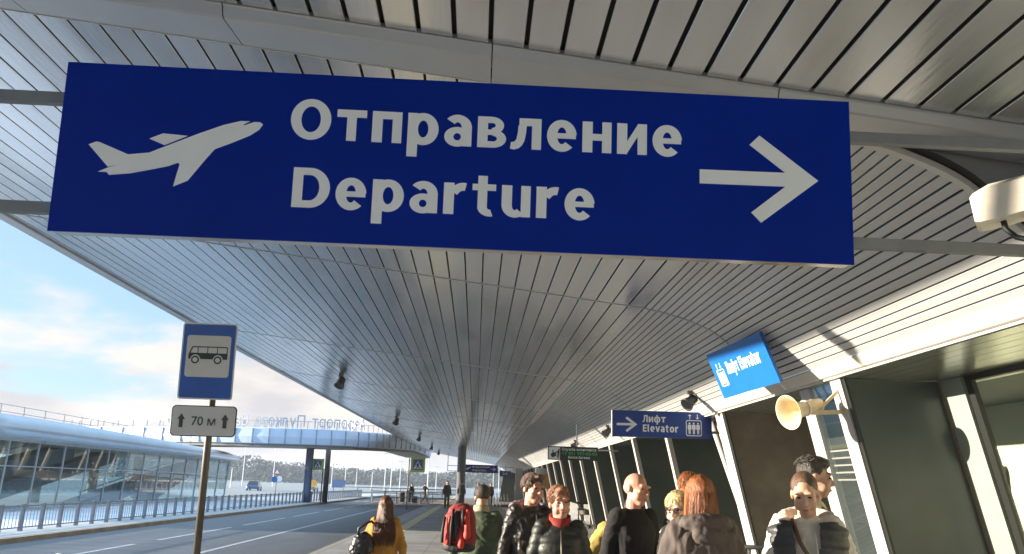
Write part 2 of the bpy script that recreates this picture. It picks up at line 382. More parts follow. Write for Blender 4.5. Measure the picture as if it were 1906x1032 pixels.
# ------------------------------------------------------------------ canopy
EDGE_X, END_Y = -7.0, 112.0
ARC = [(2.36, 4.2186), (2.66, 4.160), (2.99, 4.066), (3.25, 3.962), (3.43, 3.862), (3.573, 3.736), (3.85, 3.483), (4.18, 3.180)]
def lift(x, y): return max(0.0, (4.3 - x) / 11.5) * 0.0062 * max(0.0, y - 20)
def zpl(x): return 4.49 - 0.115 * x
def arc_pts(step):
    P = [Vector(p) for p in ARC]; outp = [P[0].copy()]; acc = 0.0
    for a, b in zip(P, P[1:]):
        L = (b - a).length; pos = 0.0
        while acc + (L - pos) >= step:
            pos += step - acc; acc = 0.0; outp.append(a.lerp(b, pos / L))
        acc += L - pos
    if (outp[-1] - P[-1]).length > 0.04: outp.append(P[-1].copy())
    else: outp[-1] = P[-1].copy()
    return outp
MOD = 0.2375
wide = []
x = 2.36
while x > EDGE_X + 0.02: wide.append(x); x -= MOD
wide.append(max(x, EDGE_X)); wide = wide[::-1]
canopy = thing('canopy', 'long silver slatted canopy roof over the pavement with a sunlit cream edge', 'canopy')
def slats(mb, prof, y0, y1, gap, ny, lifted=True, seedv=0):
    rr = random.Random(seedv)
    for a, b in zip(prof, prof[1:]):
        d = (b - a); L = d.length; d = d / L; nrm = Vector((-d.y, d.x))
        if nrm.y < 0: nrm = -nrm
        tilt = rr.uniform(-0.0016, 0.0016); off = rr.uniform(-0.001, 0.001)
        p, q = a + d * gap / 2, b - d * gap / 2
        p = p + nrm * (off - tilt); q = q + nrm * (off + tilt)
        e = 0.004
        sec = [p + nrm * 0.03, p + nrm * e, p + d * e, q - d * e, q + nrm * e, q + nrm * 0.03]
        o = len(mb.v)
        for j in range(ny + 1):
            y = y0 + (y1 - y0) * j / ny
            for s_ in sec: mb.v.append((s_.x, y, s_.y + (lift(s_.x, y) if lifted else 0)))
        for j in range(ny):
            for k in range(5):
                i0 = o + j * 6 + k; mb.f.append((i0, i0 + 1, i0 + 7, i0 + 6))
        for j in (0, ny): mb.f.append(tuple(o + j * 6 + k for k in range(6)))
prof_wide = [Vector((x, zpl(x))) for x in wide]
prof_arc = arc_pts(0.098)
seams = [5.52, 11.8, 20.6, 29.4, 38.2, 47.0, 55.8, 64.6, 73.4, 82.2, 91.0, 99.8, END_Y]
for i, (a, b) in enumerate(zip(seams, seams[1:])):
    mb = MB(); slats(mb, prof_wide, a + 0.035, b - 0.035, 0.018, 3, True, i)
    mb.build('ceiling_slats', m_slat, canopy)
    mb = MB(); slats(mb, prof_arc, a + 0.035, b - 0.035, 0.017, 3, True, 50 + i)
    mb.build('curved_slats', m_slat_n, canopy)
# cross joints
allp = prof_wide + prof_arc[1:]
for s_ in seams[1:]:
    jm = MB(); o = 0
    for p in allp:
        z = p.y + lift(p.x, s_)
        for yy, zz in ((s_ - 0.016, 0.02), (s_ - 0.016, -0.006), (s_ + 0.016, -0.006), (s_ + 0.016, 0.02)): jm.v.append((p.x, yy, z + zz))
    for k in range(len(allp) - 1):
        for q in range(3): jm.f.append((o + k * 4 + q, o + k * 4 + q + 1, o + k * 4 + q + 5, o + k * 4 + q + 4))
    jm.build('joint_strip', m_trim, canopy)
# dark backing above the slats and the roof deck
bk = MB(); o = 0
ys = [5.42, 11.8, 20, 40, 60, 80, 100, END_Y]
for y in ys:
    for p in allp: bk.v.append((p.x, y, p.y + 0.055 + lift(p.x, y)))
nn = len(allp)
for j in range(len(ys) - 1):
    for k in range(nn - 1): bk.f.append((j * nn + k, j * nn + k + 1, (j + 1) * nn + k + 1, (j + 1) * nn + k))
bk.build('backing_sheet', m_back, canopy)
rd = MB()
secs = [-12, 5.45, 20, 60, END_Y + 0.1]
for y in secs:
    for (x_, z_) in ((-7.22, 5.37), (-7.22, 5.62), (7.5, 4.75), (7.5, 4.6)): rd.v.append((x_, y, z_ + lift(x_, y)))
for j in range(len(secs) - 1):
    for k in range(4): rd.f.append((j * 4 + k, j * 4 + (k + 1) % 4, (j + 1) * 4 + (k + 1) % 4, (j + 1) * 4 + k))
rd.f += [(0, 1, 2, 3), tuple((len(secs) - 1) * 4 + k for k in range(4))]
rd.build('roof_deck', m_trim, canopy)
# left edge trim (separate metres show as thin joints)
et = MB()
y = -12.0
while y < END_Y:
    y2 = min(y + 2.95, END_Y)
    for (ya, yb) in ((y + 0.006, y2 - 0.006),):
        o = len(et.v)
        for yy in (ya, yb):
            l = lift(-7.1, yy)
            for (x_, z_) in ((-6.99, 5.34), (-6.99, 5.285), (-7.02, 5.272), (-7.26, 5.30), (-7.29, 5.33), (-7.29, 5.60), (-7.24, 5.63)): et.v.append((x_, yy, z_ + l))
        for k in range(6): et.f.append((o + k, o + k + 1, o + k + 8, o + k + 7))
        et.f.append(tuple(o + k for k in range(7))); et.f.append(tuple(o + 7 + k for k in range(7)))
    y += 2.95
et.build('edge_trim', m_closure, canopy)
# far end cap
ec = MB()
o = 0
for p in allp:
    l = lift(p.x, END_Y); ec.v.append((p.x, END_Y + 0.02, p.y + l - 0.02)); ec.v.append((p.x, END_Y + 0.02, p.y + l + 0.35))
for k in range(nn - 1): ec.f.append((2 * k, 2 * k + 2, 2 * k + 3, 2 * k + 1))
ec.build('end_cap', m_trim, canopy)
# near section: higher plane of wide slats in front of the cross beam
nw = [2.36 + k * MOD for k in range(0, 19)]
prof_near = prof_wide[:-1] + [Vector((x_, zpl(x_))) for x_ in nw]
mb = MB(); slats(mb, prof_near, -6.0, 4.975, 0.030, 4, False, 99); mb.build('ceiling_slats', m_slat, canopy)
nb = MB()
for y in (-6.0, 5.05):
    for p in (prof_near[0], prof_near[-1]): nb.v.append((p.x, y, p.y + 0.06))
nb.f.append((0, 1, 3, 2)); nb.build('backing_sheet', m_back, canopy)
# cross beam trim in lengths with open joints
bt = MB(); bt2 = MB()
cuts = [-7.0, -5.1, -3.35, -1.80, 0.0, 1.92, 3.80, 5.6, 7.2]
for a, b in zip(cuts, cuts[1:]):
    a += 0.004; b -= 0.004
    o = len(bt.v)
    for xx in (a, b):
        z = zpl(xx)
        for yy, zz in ((4.985, 0.03), (4.985, -0.004), (5.002, -0.012), (5.035, -0.070), (5.055, -0.078), (5.50, -0.020), (5.50, 0.03)): bt.v.append((xx, yy, z + zz))
    for k in range(6): bt.f.append((o + k, o + k + 1, o + k + 8, o + k + 7))
    bt.f.append(tuple(o + k for k in range(7))); bt.f.append(tuple(o + 7 + k for k in range(7)))
bt.build('cross_beam_trim', m_trim, canopy)
ls = MB()
for a, b in zip(cuts[:-3], cuts[1:-2]):
    b = min(b, 2.36)
    if a >= b: continue
    o = len(ls.v)
    for xx in (a, b):
        z = zpl(xx)
        for yy, zz in ((5.503, 0.02), (5.503, -0.024), (5.535, -0.012), (5.535, 0.02)): ls.v.append((xx, yy, z + zz))
    for k in range(3): ls.f.append((o + k, o + k + 1, o + k + 5, o + k + 4))
ls.build('light_edging', m_fascia, canopy)
cl = MB()
ap = [p for p in prof_arc] + [Vector((4.3, 3.07))]
prev = None
for i in range(len(ap) - 1):
    p, q = ap[i], ap[i + 1]
    cl.add([(p.x, 5.515, p.y - 0.01), (q.x, 5.515, q.y - 0.01), (q.x, 5.515, zpl(q.x) - 0.005), (p.x, 5.515, zpl(p.x) - 0.005)], [(0, 1, 2, 3)])
cl.add([(4.3, 5.515, 3.07), (7.2, 5.515, 3.07), (7.2, 5.515, zpl(7.2)), (4.3, 5.515, zpl(4.3))], [(0, 1, 2, 3)])
cl.build('closure_panel', m_closure, canopy)
for (xx, zt) in ((2.05, 0), (3.95, 0), (5.4, 0)):
    zb = 3.6 if xx > 3.7 else (4.2 if xx < 2.36 else 4.0)
    sm = MB(); sm.b2((xx - 0.003, 5.508, zb), (xx + 0.003, 5.514, zpl(xx) - 0.03))
    sm.build('panel_joint', m_back, canopy)
at = MB()
for i in range(len(ap) - 1):
    p, q = ap[i], ap[i + 1]; d = (q - p).normalized(); n_ = Vector((d.y, -d.x))
    a0, a1, b0, b1 = p + n_ * 0.012, p - n_ * 0.03, q + n_ * 0.012, q - n_ * 0.03
    at.add([(a0.x, 5.49, a0.y), (b0.x, 5.49, b0.y), (b1.x, 5.49, b1.y), (a1.x, 5.49, a1.y), (a0.x, 5.56, a0.y), (b0.x, 5.56, b0.y)], [(0, 1, 2, 3), (0, 4, 5, 1)])
at.build('arc_edging', m_fascia, canopy)
# cream fascia along the low side and its lip
fb = MB()
def fsec(y): return [(4.185, 3.188), (4.178, 3.172), (4.285, 3.072), (4.30, 3.066), (4.33, 3.066), (4.33, 3.04), (4.36, 3.04), (4.36, 3.10)]
y = -6.0
yy_ = [-6, 5.5] + [5.5 + 3.0 * k for k in range(1, 36)]
for a, b in zip(yy_, yy_[1:]):
    o = len(fb.v); sc = fsec(a)
    for q in (a + 0.004, b - 0.004):
        for (x_, z_) in sc: fb.v.append((x_, q, z_))
    for k in range(len(sc) - 1): fb.f.append((o + k, o + k + 1, o + k + 1 + len(sc), o + k + len(sc)))
fb.build('cream_fascia', m_fascia, canopy)

# ------------------------------------------------------------------ terminal building on the right
LEAN = 0.22
def fx(z, d=0.0): return 4.40 + d + LEAN * (3.03 - z)
term = thing('terminal_building', 'dark glazed terminal front with leaning white posts along the pavement', 'building')
# soffit strips
sf = MB()
for k in range(9):
    x0 = 4.37 + k * 0.185
    sf.b2((x0, -6, 3.035), (x0 + 0.176, 110, 3.055))
sf.build('soffit', m_soffit, term)
MB().b2((4.37, -6, 3.075), (6.4, 110, 3.10)).build('soffit_backing', m_back, term)
def fin_panel(mb, y, d0, d1, th=0.06):
    zs = (0.0, 3.03)
    vs = []
    for yy in (y, y + th):
        for z in zs:
            for d in (d0, d1): vs.append((fx(z, d), yy, z))
    mb.add(vs, [(0, 1, 3, 2), (4, 6, 7, 5), (0, 2, 6, 4), (1, 5, 7, 3), (0, 4, 5, 1), (2, 3, 7, 6)])
def post(mb, y0, y1, d0, d1, z0=0.0, z1=3.03):
    vs = [(fx(z, d), yy, z) for yy in (y0, y1) for z in (z0, z1) for d in (d0, d1)]
    mb.add(vs, [(0, 1, 3, 2), (4, 6, 7, 5), (0, 2, 6, 4), (1, 5, 7, 3), (0, 4, 5, 1), (2, 3, 7, 6)])
def pier(y0, m_panel, lab, wpost=0.36):
    p = MB(); fin_panel(p, y0, 0.03, 1.22); f = p.build('end_panel', m_panel, term, label=lab)
    e = MB(); post(e, y0 - 0.012, y0 + 0.06, 0.0, 0.028); e.build('panel_edge', m_gasket, term)
    q = MB(); post(q, y0 + 0.062, y0 + wpost, -0.02, 0.10); q.build('front_post', m_post_white, term)
    g = MB(); post(g, y0 + wpost + 0.03, y0 + 1.08, 0.03, 0.05); g.build('pier_window', m_glass_w, term)
    bck = MB(); post(bck, y0 + wpost, y0 + 1.1, 0.75, 0.77); bck.build('pier_painted_sky', mat('painted_sky_blue', (0.55, 0.70, 0.80), 0.6), term)  # pale blue sheet paints the bright sky seen in the pier glass
    q2 = MB(); post(q2, y0 + 1.10, y0 + 1.42, 0.0, 0.10); q2.build('rear_post', m_post_white, term)
    rp = MB(); fin_panel(rp, y0 + 1.44, 0.04, 1.22); rp.build('rear_panel', m_panel, term)
    tb = MB()
    for k in range(5): post(tb, y0 + wpost + 0.03, y0 + 1.08, 0.055, 0.075, 2.2 - k * 0.09, 2.22 - k * 0.09)
    tb.build('window_blind', m_post_white, term)
pier(9.9, m_finn, 'wide dark green end panel of the nearest pier')
p = MB(); fin_panel(p, 14.9, 0.03, 1.62); p.build('end_panel', m_finb, term, label='brown end panel of the second pier')
e = MB(); post(e, 14.888, 14.96, 0.0, 0.028); e.build('panel_edge', m_gasket, term)
q = MB(); post(q, 14.962, 15.40, -0.02, 0.12); q.build('front_post', m_post_white, term)
yf = 19.5
while yf < 108:
    p = MB(); fin_panel(p, yf, 0.06, 1.45); p.build('fin_panel', m_fin, term)
    q = MB(); post(q, yf - 0.02, yf + 0.20, -0.05, 0.058); q.build('fin_post', m_post_white, term)
    yf += 4.15
# recessed wall behind fins
rw = MB()
post(rw, 15.0, 110, 1.5, 1.56, 0.0, 3.03); rw.build('recessed_glazing', m_fin, term)
# near glazing bay with pale green frame
nf = MB(); post(nf, 9.42, 9.86, 1.16, 1.30); nf.build('bay_frame', m_frame_g, term)
ng = MB(); post(ng, 9.30, 9.415, 1.20, 1.26); ng.build('bay_gasket', m_gasket, term)
nd = MB(); post(nd, 9.86, 9.895, 1.14, 1.32); nd.build('bay_reveal', m_finb, term)
gl = MB(); post(gl, 2.6, 9.295, 1.235, 1.25); gl.build('bay_glass', m_glass_w, term)
hd = MB(); post(hd, 2.6, 9.295, 1.18, 1.24, 2.97, 3.03); hd.build('bay_head', m_gasket, term)
# room behind the bay
m_room = mat('room_cream', (0.70, 0.68, 0.56), 0.7, 0, 0.04)
m_room_d = mat('room_green', (0.10, 0.13, 0.12), 0.6, 0, 0.1)
for (a_, b_) in ((11.36, 14.88),):
    rg_ = MB(); post(rg_, a_, b_, 1.235, 1.25); rg_.build('recess_glass', m_glass_w, term)
MB().b2((7.9, -6, 0.0), (8.0, 14.9, 3.2)).build('inner_wall', m_room, term)
MB().b2((5.7, 14.97, 0.0), (8.0, 15.05, 3.2)).build('inner_end_wall', m_room, term)
MB().b2((5.6, -6, 3.06), (7.9, 14.9, 3.07)).build('inner_ceiling', m_room_d, term)
MB().b2((7.3, 12.4, 0.0), (7.89, 14.2, 2.15)).build('inner_cabinet', m_room_d, term)
MB().b2((3.15, 68.0, 0.0), (3.75, 68.5, 3.02)).build('white_pillar', m_post_white, term)
ew = MB(); ew.add([(2.55, 92, 0), (4.4, 92, 0), (4.4, 92, 3.03), (3.0, 92, 3.03)], [(0, 1, 2, 3)])
ew.add([(2.55, 92.1, 0), (4.4, 92.1, 0), (4.4, 92.1, 3.03), (3.0, 92.1, 3.03)], [(3, 2, 1, 0)])
ew.build('end_wall', m_fin, term)
# slender leaning tubes beside the second pier
for (pa, pb, r_) in (((4.60, 16.45, 3.0), (5.42, 16.45, 0.5), 0.060), ((4.86, 16.9, 3.0), (5.25, 16.7, 1.2), 0.035)):
    MB().tube([pa, pb], r_, 12).build('leaning_tube', m_post_white, term, True)

# canopy column
cc = thing('canopy_column', 'tall round steel column carrying the far end of the canopy', 'column', (-1.25, 73, 0))
ctop = zpl(-1.25) + lift(-1.25, 73)
MB().lathe([(0.40, 0.0), (0.40, 0.05), (0.36, 0.06), (0.36, ctop)], 24).build('shaft', m_steel, cc, True)
MB().lathe([(0.55, 0.0), (0.55, 0.03), (0.40, 0.04)], 24).build('base_plate', m_steel, cc)

# ------------------------------------------------------------------ signs
PLANE = [(-1.6888, 0.0078), (-1.6562, 0.023), (-1.6405, 0.0205), (-1.5105, -0.0301), (-1.4168, -0.0173), (-1.3825, -0.0004), (-1.2145, 0.0791), (-1.0994, 0.129), (-1.0231, 0.1523), (-0.9814, 0.1533), (-1.0088, 0.1375), (-1.0047, 0.1322), (-0.9603, 0.1511), (-0.934, 0.1502), (-0.9217, 0.1409), (-0.9364, 0.1153), (-0.9758, 0.0857), (-1.0557, 0.046), (-1.1281, 0.0133), (-1.1627, -0.0331), (-1.2353, -0.1395), (-1.2965, -0.1693), (-1.2867, -0.1123), (-1.2773, -0.0658), (-1.2867, -0.0582), (-1.3287, -0.0765), (-1.4037, -0.0963), (-1.4935, -0.1179), (-1.5842, -0.1292), (-1.5968, -0.1164), (-1.634, -0.1166), (-1.5929, -0.0957), (-1.5313, -0.0755), (-1.5636, -0.0841), (-1.5934, -0.092)]
TAILW = [(-1.4235, 0.0483), (-1.3654, 0.0759), (-1.2551, 0.0699), (-1.3538, 0.0212)]
ARROW = [(1.1021, 0.0262), (1.5085, 0.0284), (1.3393, 0.1572), (1.387, 0.2045), (1.6644, -0.0034), (1.3895, -0.2163), (1.3437, -0.1693), (1.507, -0.0382), (1.1019, -0.0412)]
def departure_sign(label, loc, yaw, tilt, rails):
    t = thing('departure_sign', label, 'sign', loc, (tilt, 0, yaw), 'blue departure signs')
    w, h, th = 3.65, 0.792, 0.11
    MB().b2((-w / 2, 0.0, -h / 2), (w / 2, 0.012, h / 2)).build('sign_face', m_blue, t)
    cs = MB(); cs.b2((-w / 2 + 0.006, 0.0125, -h / 2 + 0.004), (w / 2 - 0.006, th, h / 2 - 0.004)); cs.build('casing', m_inox, t)
    MB().poly(PLANE, -0.003, 0.004).poly(TAILW, -0.003, 0.004).build('airplane_symbol', m_white, t)
    word_mb('Отправление', -0.797, 1.018, 0.083, 0.188, -0.003, 0.004).build('lettering', m_white, t)
    word_mb('Departure', -0.766, 0.612, -0.240, 0.186, -0.003, 0.004).build('lettering', m_white, t)
    MB().poly(ARROW, -0.003, 0.004).build('arrow_symbol', m_white, t)
    for z in (0.235, -0.283):
        MB().box((-w / 2 - rails[0] / 2, th * 0.5, z), (rails[0], 0.05, 0.052)).build('support_rail', m_railg, t)
        MB().box((w / 2 + rails[1] / 2, th * 0.5, z), (rails[1], 0.05, 0.052)).build('support_rail', m_railg, t)
    MB().box((-w / 2 - rails[0], th * 0.5, 0.55), (0.06, 0.06, 1.75)).build('hanger', m_steel, t)
    MB().box((w / 2 + rails[1], th * 0.5, 0.36), (0.06, 0.06, 1.36)).build('hanger', m_steel, t)
    return t
departure_sign('large blue hanging sign reading Отправление and Departure with airplane and arrow, close overhead', (-0.1142, 3.6, 3.0821), 0.0101, 0.0839, (1.9, 2.2))
departure_sign('small far dark blue departure sign hanging beside the round steel column', (0.405, 88, 3.275), 0.0, 0.0, (1.5, 1.6))

def lift_symbol(mb, x, z, s):        # three people in a rounded cabin, arrows above
    o_ = rrect(x - 0.5 * s, z - 0.5 * s, x + 0.5 * s, z + 0.5 * s, 0.12 * s); i_ = rrect(x - 0.45 * s, z - 0.45 * s, x + 0.45 * s, z + 0.45 * s, 0.08 * s)
    n = len(o_)
    vs = [(a, -0.003, b) for a, b in o_] + [(a, -0.003, b) for a, b in i_]
    mb.add(vs, [(k, (k + 1) % n, (k + 1) % n + n, k + n) for k in range(n)])
    for k in (-1, 0, 1):
        cx = x + k * 0.27 * s
        mb.poly([(cx + 0.06 * s * math.cos(a * math.pi / 6), z + 0.29 * s + 0.06 * s * math.sin(a * math.pi / 6)) for a in range(12)], -0.0035, 0.003)
        mb.poly([(cx - 0.11 * s, z + 0.21 * s), (cx + 0.11 * s, z + 0.21 * s), (cx + 0.12 * s, z - 0.08 * s), (cx + 0.07 * s, z - 0.08 * s), (cx + 0.06 * s, z - 0.38 * s), (cx + 0.008 * s, z - 0.38 * s), (cx + 0.008 * s, z - 0.1 * s), (cx - 0.008 * s, z - 0.1 * s), (cx - 0.008 * s, z - 0.38 * s), (cx - 0.06 * s, z - 0.38 * s), (cx - 0.07 * s, z - 0.08 * s), (cx - 0.12 * s, z - 0.08 * s)], -0.0035, 0.003)
    for k, sg in ((-0.24, 1), (0.24, -1)):
        cx = x + k * s; zc = z + 0.71 * s
        mb.poly([(cx - 0.025 * s, zc - 0.16 * s * sg), (cx + 0.025 * s, zc - 0.16 * s * sg), (cx + 0.025 * s, zc + 0.05 * s * sg), (cx + 0.12 * s, zc + 0.05 * s * sg), (cx, zc + 0.16 * s * sg), (cx - 0.12 * s, zc + 0.05 * s * sg), (cx - 0.025 * s, zc + 0.05 * s * sg)], -0.0035, 0.003)
el = thing('elevator_sign', 'dark blue sign with arrow reading Лифт and Elevator, fixed to the second pier', 'sign', (3.5228, 16.0, 2.8757), (0, 0, -0.0615))
MB().b2((-0.944, 0, -0.248), (0.944, 0.10, 0.248)).build('sign_box', m_blue2, el)
MB().b2((-0.962, -0.004, -0.252), (-0.9445, 0.104, 0.252)).build('sign_end', m_fascia, el)
word_mb('Лифт', -0.37, 0.065, 0.035, 0.135, -0.003, 0.003).build('lettering', m_white, el)
word_mb('Elevator', -0.37, 0.305, -0.145, 0.135, -0.003, 0.003).build('lettering', m_white, el)
MB().poly([(-0.87 + (a - 1.1021) * 0.70, -0.01 + b * 0.70) for a, b in ARROW], -0.003, 0.003).build('arrow_symbol', m_white, el)
lm = MB(); lift_symbol(lm, 0.60, -0.055, 0.30); lm.build('lift_symbol', m_white, el)
MB().b2((0.945, 0.03, 0.1), (1.15, 0.07, 0.15)).b2((0.945, 0.03, -0.15), (1.15, 0.07, -0.1)).build('bracket', m_steel, el)

# bright blue lift panel on the sloping slats
pd = Vector((4.30 - 3.573, 3.07 - 3.736)); pd.normalize()
pnl = thing('lift_panel', 'bright blue square panel reading Лифт Elevator, tilted on the sloping slats', 'sign', (3.5711, 11.2530, 3.3178))
pnl.rotation_euler = (Matrix.Rotation(-1.4518, 3, 'Z') @ Matrix.Rotation(0.3842, 3, 'X') @ Matrix.Rotation(-0.0222, 3, 'Y')).to_euler()
MB().b2((-0.894, 0, -0.340), (0.894, 0.045, 0.340)).build('panel_board', m_cyan, pnl)
for q in (-0.6, 0.6): MB().b2((q, 0.046, 0.1), (q + 0.05, 0.34, 0.15)).build('mounting_lug', m_steel, pnl)
word_mb('Лифт Elevator', -0.42, 0.66, -0.03, 0.175, -0.003, 0.003).build('lettering', m_white, pnl)
lm = MB(); lift_symbol(lm, -0.65, -0.05, 0.25); lm.build('lift_symbol', m_white, pnl)

# dark assistance sign
asg = thing('assistance_sign', 'black sign with wheelchair symbol and green phone number, under the fascia', 'sign', (2.95, 26, 2.672), (0, 0, -0.02))
m_green = mat('sign_green', (0.02, 0.42, 0.09), 0.5, 0, 0.05)
MB().b2((-0.77, 0, -0.205), (0.77, 0.08, 0.205)).build('sign_box', m_black, asg)
MB().b2((-0.74, -0.004, -0.175), (-0.40, 0.003, 0.175)).build('symbol_plate', m_white, asg)
wc = MB()
wc.poly([(-0.61 + 0.07 * math.cos(a * math.pi / 8), -0.06 + 0.07 * math.sin(a * math.pi / 8)) for a in range(16)], -0.008, -0.003)
wc.poly([(-0.63, 0.10), (-0.60, 0.10), (-0.60, 0.02), (-0.53, 0.02), (-0.50, -0.10), (-0.53, -0.10), (-0.56, -0.01), (-0.63, -0.01)], -0.0085, -0.003)
wc.poly([(-0.645 + 0.1, 0.03), (-0.47, 0.06), (-0.44, 0.14), (-0.41, 0.12), (-0.425, -0.15), (-0.45, -0.15), (-0.455, -0.02), (-0.47, -0.15), (-0.495, -0.15), (-0.475, 0.02), (-0.545, 0.0)], -0.009, -0.003)
wc.build('wheelchair_symbol', m_black, asg)
text_mb('Служба ассистанса', -0.34, 0.71, 0.085, 0.075, -0.004, 0.003, 0.015).build('lettering', m_white, asg)
text_mb('+7 921 959-03-03', -0.34, 0.74, -0.045, 0.095, -0.004, 0.003, 0.02).build('lettering', m_green, asg)
text_mb('Волхв Багажа', -0.14, 0.52, -0.150, 0.07, -0.004, 0.003, 0.015).build('lettering', m_white, asg)
MB().b2((0.771, 0.02, 0.1), (1.40, 0.06, 0.14)).b2((0.1, 0.02, 0.206), (0.14, 0.06, 0.9)).build('bracket', m_steel, asg)
# small far signs near the wall
fs = thing('gate_sign', 'tiny dark sign at the far end near the terminal corner', 'sign', (2.75, 80, 2.75))
MB().b2((-0.55, 0, -0.25), (0.55, 0.08, 0.25)).build('sign_box', m_blue2, fs)
MB().b2((-0.02, 0.03, 0.251), (0.02, 0.06, 0.9)).build('hanger', m_steel, fs)
text_mb('24', -0.3, 0.2, -0.12, 0.24, -0.004, 0.003, 0.02).build('lettering', m_glow, fs)
m_org = mat('kiosk_orange', (0.42, 0.20, 0.05), 0.5)
ob = thing('orange_box', 'orange and grey box fixed on the terminal wall beside the white pillar', 'box', (4.35, 56, 2.1))
MB().b2((-0.45, -0.2, -0.55), (0.45, 0.1, 0.35)).build('lower_case', m_org, ob)
MB().b2((-0.45, -0.2, 0.352), (0.45, 0.1, 0.75)).build('upper_case', m_steel, ob)

# bus stop sign
bs = thing('bus_stop_sign', 'blue bus stop sign and 70 м plate on a thin leaning grey pole', 'sign', (-2.89, 9.0, 0.0))
bs.location = (-2.80, 9.05, 0)
MB().tube([(0.0, 0.0, 0.0), (-0.03, 0.0, 2.05), (-0.045, 0, 3.0)], 0.038, 12).build('pole', m_postgrey, bs, True)
def on_plate(name, w, h, zc, xc, tilt, yaw):
    o = bpy.data.objects.new(name, None)
    return Matrix.Translation((xc, -0.055, zc)) @ Matrix.Rotation(yaw, 4, 'Z') @ Matrix.Rotation(tilt, 4, 'X') @ Matrix.Rotation(R(-1.2), 4, 'Y')
def xf(mb, m): mb.v = [tuple(m @ Vector(v)) for v in mb.v]; return mb
M1 = Matrix.Translation((-0.101, -0.095, 2.8454)) @ Matrix.Rotation(0.091, 4, 'X')
m_rim = mat('sign_rim_white', (0.7, 0.71, 0.72), 0.4)
plate = xf(MB().poly(rrect(-0.287, -0.405, 0.287, 0.405, 0.03), 0.002, 0.012), M1).build('sign_plate', m_rim, bs)
xf(MB().poly(rrect(-0.272, -0.390, 0.272, 0.390, 0.024), -0.001, 0.003), M1).build('blue_field', m_signblue, plate)
xf(MB().poly(rrect(-0.232, -0.17, 0.232, 0.272, 0.03), -0.004, 0.0), M1).build('white_field', m_glow, plate)
bus = MB()
bus.poly([(-0.205, 0.02), (-0.205, 0.07), (-0.175, 0.145), (-0.165, 0.155), (0.195, 0.155), (0.205, 0.145), (0.205, 0.02)], -0.007, -0.004)
xf(bus, M1); bus.build('bus_symbol', m_black, plate)
bw = MB()
bw.poly([(-0.182, 0.085), (-0.160, 0.143), (-0.112, 0.143), (-0.112, 0.085)], -0.010, -0.007)
for a, b in ((-0.102, -0.010), (0.0, 0.092), (0.102, 0.195)): bw.poly([(a, 0.085), (a, 0.143), (b, 0.143), (b, 0.085)], -0.010, -0.007)
for cx in (-0.130, 0.107): bw.poly([(cx + 0.052 * math.cos(a * math.pi / 10), 0.015 + 0.052 * math.sin(a * math.pi / 10)) for a in range(20)], -0.010, -0.007)
xf(bw, M1).build('window_symbol', m_glow, plate)
for cx in (-0.130, 0.107):
    wh = MB(); wh.poly([(cx + 0.042 * math.cos(a * math.pi / 10), 0.012 + 0.042 * math.sin(a * math.pi / 10)) for a in range(20)], -0.012, -0.010)
    xf(wh, M1).build('wheel_symbol', m_black, plate)
wi = MB()
for cx in (-0.130, 0.107): wi.poly([(cx + 0.026 * math.cos(a * math.pi / 10), 0.012 + 0.026 * math.sin(a * math.pi / 10)) for a in range(20)], -0.014, -0.012)
xf(wi, M1).build('hub_symbol', m_glow, plate)
M2 = Matrix.Translation((-0.0743, -0.085, 2.2158)) @ Matrix.Rotation(-0.037, 4, 'Z') @ Matrix.Rotation(0.057, 4, 'X')
p2 = xf(MB().poly(rrect(-0.342, -0.160, 0.342, 0.160, 0.045), 0.002, 0.012), M2).build('distance_plate', m_black, bs)
xf(MB().poly(rrect(-0.332, -0.150, 0.332, 0.150, 0.040), -0.001, 0.003), M2).build('white_field', m_glow, p2)
m_dgrey = mat('dark_grey_ink', (0.045, 0.045, 0.05), 0.5)
xf(text_mb('70 м', -0.125, 0.125, -0.045, 0.095, -0.004, -0.001, 0.006), M2).build('lettering', m_dgrey, p2)
ar = MB()
for cx in (-0.235, 0.225): ar.poly([(cx - 0.02, -0.07), (cx + 0.02, -0.07), (cx + 0.02, 0.015), (cx + 0.04, 0.015), (cx, 0.075), (cx - 0.04, 0.015), (cx - 0.02, 0.015)], -0.004, -0.001)
xf(ar, M2).build('arrow_symbol', m_dgrey, p2)

# horn loudspeaker on the nearest pier
hn = thing('horn_speaker', 'cream horn loudspeaker mounted on the nearest white pier post', 'loudspeaker', (3.93, 10.05, 2.66))
hdir = Vector((-0.88, -0.34, -0.24)).normalized()
Mh = hdir.to_track_quat('Z', 'Y').to_matrix().to_4x4()
MB().lathe([(0.052, -0.30), (0.075, -0.28), (0.08, -0.12), (0.085, -0.10), (0.085, 0.0), (0.095, 0.06), (0.12, 0.12), (0.16, 0.175), (0.196, 0.205), (0.204, 0.212), (0.200, 0.218), (0.188, 0.208), (0.150, 0.165), (0.10, 0.08), (0.06, 0.0), (0.02, -0.02)], 32, Mh @ Matrix.Scale(1.04, 4)).build('horn', m_horn, hn, True)
MB().lathe([(0.091, -0.062), (0.095, -0.058), (0.095, -0.036), (0.091, -0.032)], 28, Mh @ Matrix.Scale(1.04, 4)).build('band', m_bodywhite, hn, True)
bq = MB(); bq.bar((0.12, 0.02, -0.04), (0.56, 0.06, -0.01), 0.03, 0.05); bq.bar((0.24, 0.03, 0.02), (0.50, 0.05, 0.26), 0.03, 0.035)
bq.build('bracket', m_horn, hn)

